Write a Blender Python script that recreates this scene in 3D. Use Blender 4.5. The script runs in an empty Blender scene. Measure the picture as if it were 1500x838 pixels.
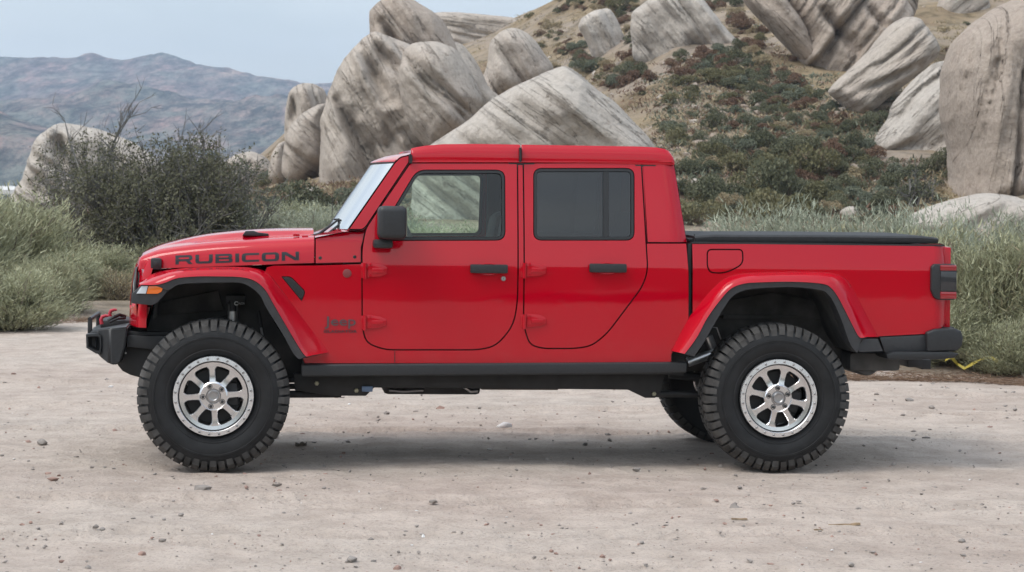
import bpy, bmesh, math, random
import numpy as np
from mathutils import Vector, Matrix, Euler
from mathutils.geometry import delaunay_2d_cdt
R = math.radians
random.seed(7)
rng = np.random.default_rng(11)
S = bpy.context.scene
COL = S.collection
F = 3230.0            # focal length in photo pixels (photo is 1500 wide)
HZ = 290.0            # row of the horizon
CAMH = 1.657

# ---------------------------------------------------------------- camera
cd = bpy.data.cameras.new('camera'); cam = bpy.data.objects.new('camera', cd); COL.objects.link(cam)
cam.location = (0, 0, CAMH); cam.rotation_euler = (R(90), 0, 0)
cd.sensor_width = 36; cd.lens = 36 * F / 1500; cd.shift_y = -(419 - HZ) / 1500
cd.clip_start = 0.5; cd.clip_end = 30000
cd.dof.use_dof = True; cd.dof.focus_distance = 13.6; cd.dof.aperture_fstop = 9
S.camera = cam
# ---------------------------------------------------------------- sky, sun, exposure
SUN_EL, SUN_AZ = 56, 240      # azimuth clockwise from +Y
w = bpy.data.worlds.new('World'); S.world = w; w.use_nodes = True
nt = w.node_tree; N = nt.nodes; K = nt.links
bg = N['Background']; bg.inputs['Strength'].default_value = 0.12
sky = N.new('ShaderNodeTexSky'); sky.sky_type = 'NISHITA'; sky.sun_disc = False
sky.sun_elevation = R(SUN_EL); sky.sun_rotation = R(SUN_AZ); sky.dust_density = 2.5; sky.ozone_density = 1.2
tc = N.new('ShaderNodeTexCoord')
mp = N.new('ShaderNodeMapping'); mp.inputs['Scale'].default_value = (1, 1, 3.2)
cn = N.new('ShaderNodeTexNoise'); cn.inputs['Scale'].default_value = 1.6; cn.inputs['Detail'].default_value = 7; cn.inputs['Roughness'].default_value = .55
cr = N.new('ShaderNodeValToRGB'); cr.color_ramp.elements[0].position = .36; cr.color_ramp.elements[1].position = .66
cr.color_ramp.elements[0].color = (.20, .20, .20, 1); cr.color_ramp.elements[1].color = (.93, .93, .93, 1)
mx = N.new('ShaderNodeMix'); mx.data_type = 'RGBA'
K.new(tc.outputs['Generated'], mp.inputs['Vector']); K.new(mp.outputs[0], cn.inputs['Vector'])
K.new(cn.outputs['Fac'], cr.inputs['Fac']); K.new(cr.outputs[0], mx.inputs['Factor'])
K.new(sky.outputs[0], mx.inputs['A']); mx.inputs['B'].default_value = (5.9, 6.3, 6.3, 1)   # thin overcast
sx = N.new('ShaderNodeSeparateXYZ'); K.new(tc.outputs['Generated'], sx.inputs[0])
mr = N.new('ShaderNodeMapRange'); mr.inputs['From Min'].default_value = .05; mr.inputs['From Max'].default_value = 1; mr.inputs['To Min'].default_value = 1.24; mr.inputs['To Max'].default_value = 2.2; K.new(sx.outputs['Z'], mr.inputs['Value'])
ml = N.new('ShaderNodeMix'); ml.data_type = 'RGBA'; ml.blend_type = 'MULTIPLY'; ml.inputs['Factor'].default_value = 1; K.new(mx.outputs['Result'], ml.inputs['A']); K.new(mr.outputs[0], ml.inputs['B'])
K.new(ml.outputs['Result'], bg.inputs['Color'])
sd = bpy.data.lights.new('sun', 'SUN'); sun = bpy.data.objects.new('sun', sd); COL.objects.link(sun)
sd.energy = 1.5; sd.angle = R(30); sd.color = (1, .96, .9)
sun.rotation_euler = (R(90 - SUN_EL), 0, R(-SUN_AZ) + math.pi)
v_ = Vector((math.sin(R(SUN_AZ)) * math.cos(R(SUN_EL)), math.cos(R(SUN_AZ)) * math.cos(R(SUN_EL)), math.sin(R(SUN_EL))))
sun.rotation_euler = v_.to_track_quat('Z', 'Y').to_euler(); sun.location = v_ * 60
S.view_settings.view_transform = 'Standard'; S.view_settings.look = 'None'
S.view_settings.exposure = 0.26; S.view_settings.gamma = 1; S.view_settings.use_curve_mapping = False
S.cycles.use_denoising = True
S.cycles.max_bounces = 8; S.cycles.diffuse_bounces = 3; S.cycles.glossy_bounces = 4; S.cycles.transparent_max_bounces = 12
S.cycles.transmission_bounces = 4; S.cycles.volume_bounces = 0; S.cycles.caustics_reflective = False; S.cycles.caustics_refractive = False

# ---------------------------------------------------------------- helpers
def tag(o, label=None, cat=None, group=None, kind=None):
    if label: o['label'] = label
    if cat: o['category'] = cat
    if group: o['group'] = group
    if kind: o['kind'] = kind
    return o
def empty(name, loc=(0, 0, 0), rot=(0, 0, 0)):
    o = bpy.data.objects.new(name, None); COL.objects.link(o); o.location = loc; o.rotation_euler = rot; o.empty_display_size = .2
    return o
def link(name, me, parent=None, loc=None):
    o = bpy.data.objects.new(name, me); COL.objects.link(o)
    if parent: o.parent = parent
    if loc is not None: o.location = loc
    return o
def setmats(me, mats):
    for m in (mats if isinstance(mats, (list, tuple)) else [mats]): me.materials.append(m)
def obj(name, verts, faces, mats, parent=None, smooth=False, mi=None, loc=None, angle=None):
    me = bpy.data.meshes.new(name)
    me.from_pydata([tuple(v) for v in verts], [], [tuple(f) for f in faces]); setmats(me, mats)
    if mi is not None: me.polygons.foreach_set('material_index', mi)
    if smooth: me.polygons.foreach_set('use_smooth', [True] * len(me.polygons))
    me.update()
    if angle is not None:
        me.polygons.foreach_set('use_smooth', [True] * len(me.polygons)); me.set_sharp_from_angle(angle=R(angle))
    return link(name, me, parent, loc)
def big_mesh(name, V, Q, mats, parent=None, smooth=False, mi=None):
    """numpy verts (n,3) and quads or tris (m,k)"""
    V = np.asarray(V, dtype=np.float32); Q = np.asarray(Q, dtype=np.int32); k = Q.shape[1]
    me = bpy.data.meshes.new(name)
    me.vertices.add(len(V)); me.vertices.foreach_set('co', V.ravel())
    me.loops.add(Q.size); me.loops.foreach_set('vertex_index', Q.ravel())
    me.polygons.add(len(Q)); me.polygons.foreach_set('loop_start', np.arange(0, Q.size, k, dtype=np.int32))
    me.polygons.foreach_set('loop_total', np.full(len(Q), k, dtype=np.int32))
    setmats(me, mats)
    if mi is not None: me.polygons.foreach_set('material_index', np.asarray(mi, dtype=np.int32))
    me.polygons.foreach_set('use_smooth', np.full(len(Q), smooth))
    me.update(calc_edges=True); me.validate()
    return me
class MB:
    """collects primitives into ONE mesh"""
    def __init__(s): s.v = []; s.f = []; s.m = []
    def add(s, vs, fs, mi=0):
        b = len(s.v); s.v += [tuple(v) for v in vs]; s.f += [tuple(i + b for i in f) for f in fs]; s.m += [mi] * len(fs); return s
    def box(s, lo, hi, mi=0, b=0.0):
        x0, y0, z0 = lo; x1, y1, z1 = hi
        if b <= 0:
            s.add([(x0,y0,z0),(x1,y0,z0),(x1,y1,z0),(x0,y1,z0),(x0,y0,z1),(x1,y0,z1),(x1,y1,z1),(x0,y1,z1)],
                  [(0,3,2,1),(4,5,6,7),(0,1,5,4),(1,2,6,5),(2,3,7,6),(3,0,4,7)], mi)
        else:
            bm = bmesh.new(); bmesh.ops.create_cube(bm, size=1)
            for v in bm.verts: v.co = Vector(((x0+x1)/2+v.co.x*(x1-x0), (y0+y1)/2+v.co.y*(y1-y0), (z0+z1)/2+v.co.z*(z1-z0)))
            bmesh.ops.bevel(bm, geom=list(bm.edges), offset=b, segments=2, profile=.6, affect='EDGES')
            s.bm(bm, mi)
        return s
    def bm(s, bm, mi=0):
        bm.verts.index_update(); s.add([v.co[:] for v in bm.verts], [[v.index for v in f.verts] for f in bm.faces], mi); bm.free()
    def prism(s, poly, v0, v1, mi=0, bev=0.0, seg=2):
        """polygon in (x,z) extruded along y from v0 to v1"""
        bm = bmesh.new(); vs = [bm.verts.new((p[0], v0, p[1])) for p in poly]; f = bm.faces.new(vs)
        r = bmesh.ops.extrude_face_region(bm, geom=[f]); 
        for e in r['geom']:
            if isinstance(e, bmesh.types.BMVert): e.co.y = v1
        bmesh.ops.recalc_face_normals(bm, faces=list(bm.faces))
        if bev > 0: bmesh.ops.bevel(bm, geom=list(bm.edges), offset=bev, segments=seg, profile=.6, affect='EDGES', clamp_overlap=True)
        s.bm(bm, mi); return s
    def tube(s, pts, r, n=8, mi=0, cap=True):
        pts = [Vector(p) for p in pts]; rs = r if isinstance(r, (list, tuple)) else [r] * len(pts)
        vs = []; fs = []; up = None
        for i, p in enumerate(pts):
            d = (pts[min(i+1, len(pts)-1)] - pts[max(i-1, 0)]).normalized()
            if up is None: up = Vector((0,0,1)) if abs(d.z) < .9 else Vector((1,0,0))
            a = d.cross(up).normalized(); b = a.cross(d).normalized(); up = b
            for k in range(n):
                t = 2*math.pi*k/n; vs.append(p + (a*math.cos(t) + b*math.sin(t)) * rs[i])
        for i in range(len(pts)-1):
            for k in range(n): fs.append((i*n+k, i*n+(k+1)%n, (i+1)*n+(k+1)%n, (i+1)*n+k))
        if cap: fs.append(tuple(range(n))[::-1]); fs.append(tuple(range((len(pts)-1)*n, len(pts)*n)))
        s.add(vs, fs, mi); return s
    def lathe(s, prof, c=(0,0,0), n=48, mi=0, closed=False):
        """prof: (radius, y); axis = Y through c"""
        vs = []; m = len(prof); fs = []
        for k in range(n):
            t = 2*math.pi*k/n
            for (r, y) in prof: vs.append((c[0]+r*math.cos(t), c[1]+y, c[2]+r*math.sin(t)))
        for k in range(n):
            k2 = (k+1) % n
            for j in range(m if closed else m-1):
                j2 = (j+1) % m; fs.append((k*m+j, k*m+j2, k2*m+j2, k2*m+j))
        s.add(vs, fs, mi); return s
    def build(s, name, mats, parent=None, angle=35, loc=None):
        return obj(name, s.v, s.f, mats, parent, mi=s.m, angle=angle, loc=loc)

# vectorised gradient-ish noise
_P = rng.permutation(512).astype(np.int64); _G = rng.normal(size=(512, 3)); _G /= np.linalg.norm(_G, axis=1)[:, None]
def pn(x, y, z=0.0):
    x, y, z = np.broadcast_arrays(np.asarray(x, float), np.asarray(y, float), np.asarray(z, float))
    xi, yi, zi = np.floor(x).astype(int), np.floor(y).astype(int), np.floor(z).astype(int)
    xf, yf, zf = x-xi, y-yi, z-zi
    def h(i, j, k): return _P[(_P[(_P[(xi+i) & 511] + yi + j) & 511] + zi + k) & 511]
    def g(i, j, k):
        G = _G[h(i, j, k)]; return G[..., 0]*(xf-i) + G[..., 1]*(yf-j) + G[..., 2]*(zf-k)
    f = lambda t: t*t*t*(t*(t*6-15)+10)
    u, v, w_ = f(xf), f(yf), f(zf); L_ = lambda a, b, t: a+(b-a)*t
    return 1.6*L_(L_(L_(g(0,0,0), g(1,0,0), u), L_(g(0,1,0), g(1,1,0), u), v), L_(L_(g(0,0,1), g(1,0,1), u), L_(g(0,1,1), g(1,1,1), u), v), w_)
def fbm(x, y, z=0.0, o=4, r=.5):
    a = 0; k = 1; s_ = 0
    for i in range(o): a = a + k*pn(x*2**i+17.3*i, y*2**i+5.1*i, z*2**i); s_ += k; k *= r
    return a/s_
def interp(x, xs, ys): return np.interp(x, xs, ys)

# ---------------------------------------------------------------- materials
def mat(name):
    m = bpy.data.materials.new(name); m.use_nodes = True; t = m.node_tree
    return m, t.nodes, t.links, t.nodes['Principled BSDF']
def ramp(N, stops):
    r = N.new('ShaderNodeValToRGB'); e = r.color_ramp.elements
    while len(e) < len(stops): e.new(.5)
    for q, (p, c) in zip(e, stops): q.position = p; q.color = (*c, 1) if len(c) == 3 else c
    return r
def noise(N, K, vec, scale, detail=4, rough=.55, dist=0):
    n = N.new('ShaderNodeTexNoise'); n.inputs['Scale'].default_value = scale; n.inputs['Detail'].default_value = detail
    n.inputs['Roughness'].default_value = rough; n.inputs['Distortion'].default_value = dist
    if vec is not None: K.new(vec, n.inputs['Vector'])
    return n
def bump(N, K, b, h, strength=.3, dist=.02, prev=None):
    u = N.new('ShaderNodeBump'); u.inputs['Strength'].default_value = strength; u.inputs['Distance'].default_value = dist
    K.new(h, u.inputs['Height']); 
    if prev is not None: K.new(prev, u.inputs['Normal'])
    K.new(u.outputs[0], b.inputs['Normal']); return u.outputs[0]
def mixc(N, K, fac, a, b, mode='MIX'):
    m = N.new('ShaderNodeMix'); m.data_type = 'RGBA'; m.blend_type = mode
    for s_, v in (('Factor', fac), ('A', a), ('B', b)):
        if isinstance(v, (int, float)): m.inputs[s_].default_value = v
        elif isinstance(v, tuple): m.inputs[s_].default_value = (*v, 1)
        else: K.new(v, m.inputs[s_])
    return m.outputs['Result']
def simple(name, col, rough=.5, metal=0, coat=0, nscale=0, namp=.15, bumps=None, spec=.5):
    m, N, K, b = mat(name)
    b.inputs['Base Color'].default_value = (*col, 1); b.inputs['Roughness'].default_value = rough
    b.inputs['Metallic'].default_value = metal; b.inputs['Coat Weight'].default_value = coat; b.inputs['Coat Roughness'].default_value = .03
    b.inputs['Specular IOR Level'].default_value = spec
    t = N.new('ShaderNodeTexCoord')
    if nscale:
        n = noise(N, K, t.outputs['Object'], nscale, 5)
        r = ramp(N, [(.3, tuple(c*(1-namp) for c in col)), (.7, tuple(min(1, c*(1+namp)) for c in col))])
        K.new(n.outputs['Fac'], r.inputs['Fac']); K.new(r.outputs[0], b.inputs['Base Color'])
    if bumps:
        n = noise(N, K, t.outputs['Object'], bumps[0], 3); bump(N, K, b, n.outputs['Fac'], bumps[1], bumps[2])
    return m
def foliage(name, cols, rough=.75, trans=.15):
    """leaf material; colour varies leaf clump to leaf clump and plant to plant"""
    m, N, K, b = mat(name)
    g = N.new('ShaderNodeNewGeometry'); oi = N.new('ShaderNodeObjectInfo')
    r = ramp(N, [(i/(len(cols)-1), c) for i, c in enumerate(cols)])
    a = N.new('ShaderNodeMath'); a.operation = 'MULTIPLY_ADD'; K.new(g.outputs['Random Per Island'], a.inputs[0]); a.inputs[1].default_value = .6
    mu = N.new('ShaderNodeMath'); mu.operation = 'MULTIPLY'; K.new(oi.outputs['Random'], mu.inputs[0]); mu.inputs[1].default_value = .4
    K.new(mu.outputs[0], a.inputs[2]); K.new(a.outputs[0], r.inputs['Fac']); K.new(r.outputs[0], b.inputs['Base Color'])
    b.inputs['Roughness'].default_value = rough; b.inputs['Specular IOR Level'].default_value = .25
    if trans:
        tr = N.new('ShaderNodeBsdfTranslucent'); K.new(r.outputs[0], tr.inputs['Color'])
        ms = N.new('ShaderNodeMixShader'); ms.inputs[0].default_value = trans
        K.new(b.outputs[0], ms.inputs[1]); K.new(tr.outputs[0], ms.inputs[2]); K.new(ms.outputs[0], N['Material Output'].inputs['Surface'])
    return m

M = {}
# sandy ground
m, N, K, b = mat('sand'); t = N.new('ShaderNodeTexCoord'); P = t.outputs['Object']
n1 = noise(N, K, P, .35, 6, .6); n2 = noise(N, K, P, 3.5, 8, .65); n3 = noise(N, K, P, 45, 6, .7)
c1 = ramp(N, [(.3, (.405, .34, .298)), (.5, (.465, .402, .355)), (.72, (.425, .378, .338))]); K.new(n1.outputs['Fac'], c1.inputs['Fac'])
c2 = ramp(N, [(.35, (.82, .80, .78)), (.62, (1.04, 1.03, 1.02))]); K.new(n2.outputs['Fac'], c2.inputs['Fac'])
c3 = ramp(N, [(.32, (.62, .60, .58)), (.46, (1, 1, 1)), (.62, (1.06, 1.05, 1.03))]); K.new(n3.outputs['Fac'], c3.inputs['Fac'])
x = mixc(N, K, 1.0, c1.outputs[0], c2.outputs[0], 'MULTIPLY'); x = mixc(N, K, .8, x, c3.outputs[0], 'MULTIPLY')
K.new(x, b.inputs['Base Color']); b.inputs['Roughness'].default_value = .95; b.inputs['Specular IOR Level'].default_value = .15
p1 = bump(N, K, b, n2.outputs['Fac'], .8, .07); p2 = bump(N, K, b, n3.outputs['Fac'], .8, .014, p1)
M['sand'] = m
# scrub hillside soil
m, N, K, b = mat('hill_soil'); t = N.new('ShaderNodeTexCoord'); P = t.outputs['Object']
n1 = noise(N, K, P, .075, 8, .62); n2 = noise(N, K, P, .9, 8, .7); n3 = noise(N, K, P, .16, 6, .6, .6)
c1 = ramp(N, [(.34, (.25, .205, .165)), (.47, (.31, .258, .212)), (.56, (.25, .195, .13)), (.68, (.16, .105, .075))]); K.new(n1.outputs['Fac'], c1.inputs['Fac'])
c3 = ramp(N, [(.50, (0, 0, 0)), (.66, (.8, .8, .8))]); K.new(n3.outputs['Fac'], c3.inputs['Fac'])
x = mixc(N, K, c3.outputs[0], c1.outputs[0], (.28, .22, .14))
c2 = ramp(N, [(.33, (.35, .36, .33)), (.5, (.95, .95, .93)), (.66, (1.15, 1.12, 1.08))]); K.new(n2.outputs['Fac'], c2.inputs['Fac'])
x = mixc(N, K, .85, x, c2.outputs[0], 'MULTIPLY'); K.new(x, b.inputs['Base Color']); b.inputs['Roughness'].default_value = 1
b.inputs['Specular IOR Level'].default_value = .1
bump(N, K, b, n2.outputs['Fac'], .8, .4); M['soil'] = m
# rock: pale grey sandstone with dip-parallel staining
def rock_mat(name, base, pink):
    m, N, K, b = mat(name); t = N.new('ShaderNodeTexCoord'); P = t.outputs['UV']; O = t.outputs['Object']
    mp = N.new('ShaderNodeMapping'); mp.inputs['Scale'].default_value = (.07, .9, 1); K.new(P, mp.inputs['Vector'])
    s1 = noise(N, K, mp.outputs[0], 1.0, 8, .62, .7); s2 = noise(N, K, O, .22, 6, .6); s3 = noise(N, K, O, 2.4, 8, .7)
    c1 = ramp(N, [(.24, tuple(c*.88 for c in base)), (.40, tuple(c*.98 for c in base)), (.58, base), (.75, tuple(c*1.12 for c in base))]); K.new(s1.outputs['Fac'], c1.inputs['Fac'])
    c2 = ramp(N, [(.42, (0, 0, 0)), (.68, (1, 1, 1))]); K.new(s2.outputs['Fac'], c2.inputs['Fac'])
    x = mixc(N, K, c2.outputs[0], c1.outputs[0], pink)
    x = mixc(N, K, .55, c1.outputs[0], x)
    c3 = ramp(N, [(.30, (.45, .42, .40)), (.42, (.93, .93, .93)), (.6, (1.05, 1.05, 1.05))]); K.new(s3.outputs['Fac'], c3.inputs['Fac'])
    x = mixc(N, K, .8, x, c3.outputs[0], 'MULTIPLY')
    vo = N.new('ShaderNodeTexVoronoi'); vo.inputs['Scale'].default_value = .55; K.new(O, vo.inputs['Vector'])
    c4 = ramp(N, [(.10, (.35, .33, .31)), (.17, (1, 1, 1))]); K.new(vo.outputs['Distance'], c4.inputs['Fac'])
    x = mixc(N, K, .35, x, c4.outputs[0], 'MULTIPLY')
    mp2 = N.new('ShaderNodeMapping'); mp2.inputs['Scale'].default_value = (.10, 1.5, 1); mp2.inputs['Location'].default_value = (3, 7, 0); K.new(P, mp2.inputs['Vector'])
    s4 = noise(N, K, mp2.outputs[0], 1.0, 5, .6, .9); ab = N.new('ShaderNodeMath'); ab.operation = 'SUBTRACT'; K.new(s4.outputs['Fac'], ab.inputs[0]); ab.inputs[1].default_value = .5
    a2 = N.new('ShaderNodeMath'); a2.operation = 'ABSOLUTE'; K.new(ab.outputs[0], a2.inputs[0]); c5 = ramp(N, [(.0, (.55, .53, .50)), (.004, (.86, .85, .84)), (.009, (1, 1, 1))]); K.new(a2.outputs[0], c5.inputs['Fac'])
    x = mixc(N, K, .75, x, c5.outputs[0], 'MULTIPLY'); s5 = noise(N, K, O, 7, 8, .75); c6 = ramp(N, [(.35, (.80, .79, .78)), (.6, (1.06, 1.06, 1.06))]); K.new(s5.outputs['Fac'], c6.inputs['Fac']); x = mixc(N, K, .9, x, c6.outputs[0], 'MULTIPLY')
    K.new(x, b.inputs['Base Color']); b.inputs['Roughness'].default_value = .95; b.inputs['Specular IOR Level'].default_value = .15
    p = bump(N, K, b, s1.outputs['Fac'], .6, .4); p = bump(N, K, b, c5.outputs[0], .8, .25, p); p = bump(N, K, b, s3.outputs['Fac'], .9, .20, p); return m
M['rock'] = rock_mat('pale_sandstone', (.475, .42, .365), (.44, .36, .305))
M['rock_pink'] = rock_mat('pinkish_sandstone', (.42, .355, .30), (.39, .31, .255))
M['rock_white'] = rock_mat('bleached_sandstone', (.50, .455, .405), (.46, .395, .34))
# mountain
m, N, K, b = mat('mountain_scrub'); t = N.new('ShaderNodeTexCoord'); mpm = N.new('ShaderNodeMapping'); mpm.inputs['Scale'].default_value = (1, .16, 1.2); K.new(t.outputs['Object'], mpm.inputs['Vector']); P = mpm.outputs[0]
n1 = noise(N, K, P, .012, 8, .7); n2 = noise(N, K, P, .045, 8, .8); n3 = noise(N, K, P, .014, 7, .7)
c1 = ramp(N, [(.38, (.20, .17, .16)), (.47, (.34, .235, .205)), (.54, (.24, .215, .19)), (.61, (.36, .26, .22)), (.72, (.48, .40, .31))]); K.new(n1.outputs['Fac'], c1.inputs['Fac'])
c3 = ramp(N, [(.45, (0, 0, 0)), (.6, (1, 1, 1))]); K.new(n3.outputs['Fac'], c3.inputs['Fac'])
x = mixc(N, K, c3.outputs[0], c1.outputs[0], (.19, .21, .18))
c2 = ramp(N, [(.40, (.16, .19, .18)), (.49, (.75, .75, .75)), (.58, (1.7, 1.55, 1.5))]); K.new(n2.outputs['Fac'], c2.inputs['Fac'])
x = mixc(N, K, .9, x, c2.outputs[0], 'MULTIPLY'); K.new(x, b.inputs['Base Color']); b.inputs['Roughness'].default_value = 1
b.inputs['Specular IOR Level'].default_value = .05; p = bump(N, K, b, n1.outputs['Fac'], 1, 45); bump(N, K, b, n2.outputs['Fac'], 1, 10, p); M['mountain'] = m

M['leaf_dark'] = foliage('leaf_dark_green', [(.065, .072, .042), (.125, .13, .078), (.20, .20, .13)])
M['leaf_olive'] = foliage('leaf_olive', [(.09, .088, .045), (.16, .15, .078), (.23, .21, .12)])
M['leaf_grey'] = foliage('leaf_grey_green', [(.10, .115, .08), (.15, .165, .115), (.20, .21, .155)])
M['leaf_rust'] = foliage('leaf_rust_brown', [(.12, .075, .05), (.18, .11, .075), (.25, .18, .12)])
M['leaf_straw'] = foliage('leaf_dry_straw', [(.24, .19, .115), (.33, .27, .17), (.40, .34, .22)])
M['sage'] = foliage('leaf_sage', [(.30, .25, .16), (.27, .27, .165), (.38, .385, .25), (.50, .505, .355)], trans=.2)
M['sage_pale'] = foliage('leaf_pale_sage', [(.27, .26, .19), (.30, .32, .24), (.39, .415, .32), (.49, .51, .41)], trans=.2)
M['stem'] = foliage('dry_stem', [(.10, .08, .06), (.16, .13, .10), (.23, .19, .15)], trans=0)
M['leaf_shrub'] = foliage('leaf_grey_olive', [(.085, .085, .052), (.14, .138, .086), (.22, .21, .14)])
M['twig'] = foliage('grey_twig', [(.10, .095, .09), (.17, .16, .15), (.26, .245, .23)], trans=0)
M['bark'] = simple('bark', (.09, .075, .06), .95, nscale=6, namp=.4)
M['stone'] = simple('pebble_grey', (.25, .225, .205), .9, nscale=9, namp=.35)
M['stone_red'] = simple('pebble_red', (.30, .20, .165), .9, nscale=9, namp=.3)
M['stone_white'] = simple('pebble_white', (.62, .61, .60), .8, nscale=9, namp=.15)
# ================================================================ terrain
def W(px, py, Y): return np.array([(px-750)/F*Y, Y, CAMH+(HZ-py)/F*Y])
HYs = [60, 75, 95, 125, 150, 175, 200, 240, 400]
HZs = [0, 1.4, 4.3, 9.4, 15.6, 22.8, 27.0, 27.5, 20]
SPX = [-2500, -400, 200, 330, 380, 440, 480, 560, 650, 760, 850, 1000, 1500, 3000]
SV  = [.0, .0, .03, .13, .20, .33, .38, .46, .56, .66, .76, 1.0, 1.08, .8]
def sand_edge(px): return np.interp(px, [-1500, -100, 100, 400, 700, 1000, 1250, 1500, 3000], [24, 26.5, 28, 30, 25, 22, 20.8, 20.6, 20])
def ground_z(x, y, detail=True):
    x = np.asarray(x, float); y = np.asarray(y, float)
    z = -0.0134*np.clip(x+1.8, -8, 8)
    yy = np.maximum(y, 1.0); px = 750+F*x/yy
    s_ = np.interp(px, SPX, SV); h = np.interp(yy, HYs, HZs)
    hill = s_*h
    far = np.clip((yy-40)/60, 0, 1)
    z = z*(1-far) + hill
    z = z + far*.9*fbm(x*.09, y*.09, 3.3)*(s_+.15)*1.6 + far*s_*1.6*fbm(x*.03+5, y*.03, 1.1)
    z = z - np.clip((yy-150)/2000, 0, 1)*6*(1-np.clip(s_*4, 0, 1))
    # low lip where the sand meets the scrub
    lip = np.clip((yy-sand_edge(px))/1.2, 0, 1); z = z + .07*lip
    if detail:
        near = 1-far
        z = z + near*(.030*fbm(x*.45, y*.45, 0.5) + .016*fbm(x*2.1, y*2.1, 2.5, 3))
        # keep the ground level under the four wheels
    return z
# near sheet: fine grid
def grid_sheet(name, X, Y, Z, mats, mi=None):
    ny, nx = X.shape; V = np.stack([X, Y, Z], -1).reshape(-1, 3)
    i = np.arange(ny*nx).reshape(ny, nx)
    Q = np.stack([i[:-1, :-1], i[:-1, 1:], i[1:, 1:], i[1:, :-1]], -1).reshape(-1, 4)
    return link(name, big_mesh(name, V, Q, mats, smooth=True, mi=mi))
wheel_spots = []   # filled by the truck's own numbers below, ground is flattened to them
YR = Matrix.Rotation
AYAW = math.atan(350/F); YF = 13.34
def ground_at(x, y):
    return ground_z(x, y)
ys = np.concatenate([np.linspace(-13, 2, 30)[:-1], np.linspace(2, 9, 40)[:-1], np.linspace(9, 20, 330)[:-1], np.linspace(20, 34, 120)])
ts = np.linspace(-.42, .42, 720)
Yg = np.repeat(ys[:, None], len(ts), 1); Xg = ts[None, :]*np.maximum(Yg, 22)*1.35
Zg = ground_z(Xg, Yg)
# small ruts and scuffs in the sand
Zg = Zg + np.where((Yg > 6) & (Yg < 32), -.004+.016*fbm(Xg*1.6, Yg*3.5, 7.7)+.009*np.maximum(0, fbm(Xg*5, Yg*7, 4.1, 3))*2, 0)
for (c0_, c1_, c2_, wdt, dep) in ((9.35, .10, .012, .15, .010), (11.05, .08, .012, .15, .009), (10.3, -.22, -.01, .14, .008), (12.2, .02, .004, .17, .012), (15.8, .03, -.01, .16, .012), (17.6, .02, -.01, .16, .012), (19.4, -.05, .0, .2, .012)):
    e_ = Yg-(c0_+c1_*Xg+c2_*Xg*Xg); m_ = np.exp(-(e_/wdt)**6); dep = dep*1.7; Zg = Zg-dep*m_*(.75+.45*np.sign(np.sin(Xg*62+np.sign(e_)*1.5+e_*25))*(fbm(Xg*1.5, Yg*1.5, 5.)>-.12))+dep*.7*np.exp(-((np.abs(e_)-wdt*1.25)/.05)**2)
pxg = 750+F*Xg/np.maximum(Yg, 1)
o = grid_sheet('ground', Xg, Yg, Zg, M['sand']); tag(o, 'pale sandy clearing under and around the truck', None, None, 'structure')
# far sheet: the valley floor and the rocky hillside
ya = np.concatenate([np.linspace(33.9, 60, 60)[:-1], np.linspace(60, 200, 300)[:-1], np.geomspace(200, 2600, 60)])
ts2 = np.linspace(-.75, .75, 620)
Y2 = np.repeat(ya[:, None], len(ts2), 1); X2 = ts2[None, :]*np.maximum(Y2, 40)
o = grid_sheet('hillside', X2, Y2, ground_z(X2, Y2, True)-np.where(Y2 < 34.5, .03, 0), M['soil']); tag(o, 'brushy tan hillside rising behind the truck', None, None, 'structure')
# scrub strip between the sand edge and the hillside sheet, laid on the sand sheet
ys3 = np.linspace(0, 1, 60)[:, None]; p3 = np.linspace(-1900, 3400, 300)[None, :]
e3 = sand_edge(p3) + .5*fbm(p3*.02, p3*0, 3.3); Y3 = e3+(34.6-e3)*ys3; X3 = (p3-750)/F*Y3
o = grid_sheet('scrub_floor', X3, Y3, ground_z(X3, Y3)-.012+.08*np.minimum(ys3*3, 1), M['soil']); tag(o, 'leaf-strewn soil under the sagebrush', None, None, 'structure')
# dark brushy rise behind the camera
m, N, K, b = mat('brush_slope'); t = N.new('ShaderNodeTexCoord'); n = noise(N, K, t.outputs['Object'], .35, 8, .7)
c = ramp(N, [(.35, (.035, .04, .022)), (.55, (.075, .075, .045)), (.7, (.15, .13, .09))]); K.new(n.outputs['Fac'], c.inputs['Fac']); K.new(c.outputs[0], b.inputs['Base Color'])
b.inputs['Roughness'].default_value = 1
yb = np.linspace(-9, -140, 70)[:, None]; xb = np.linspace(-160, 160, 160)[None, :]
Yb = np.repeat(yb, 160, 1); Xb = np.repeat(xb, 70, 0)
zb = np.clip((-Yb-9+2.5*fbm(Xb*.22, 0*Yb, 4.))/3, 0, 1)*(1.0+.5*fbm(Xb*.4, Yb*.4, 2)) + np.clip((-Yb-12)/110, 0, 1)*(13+9*fbm(Xb*.018, 3.0, 1.2)) + .8*fbm(Xb*.2, Yb*.2, 1.)-.1
o = grid_sheet('brush_hill', Xb, Yb, zb, m); tag(o, 'dark brushy rise facing the truck', None, None, 'structure')

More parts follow.
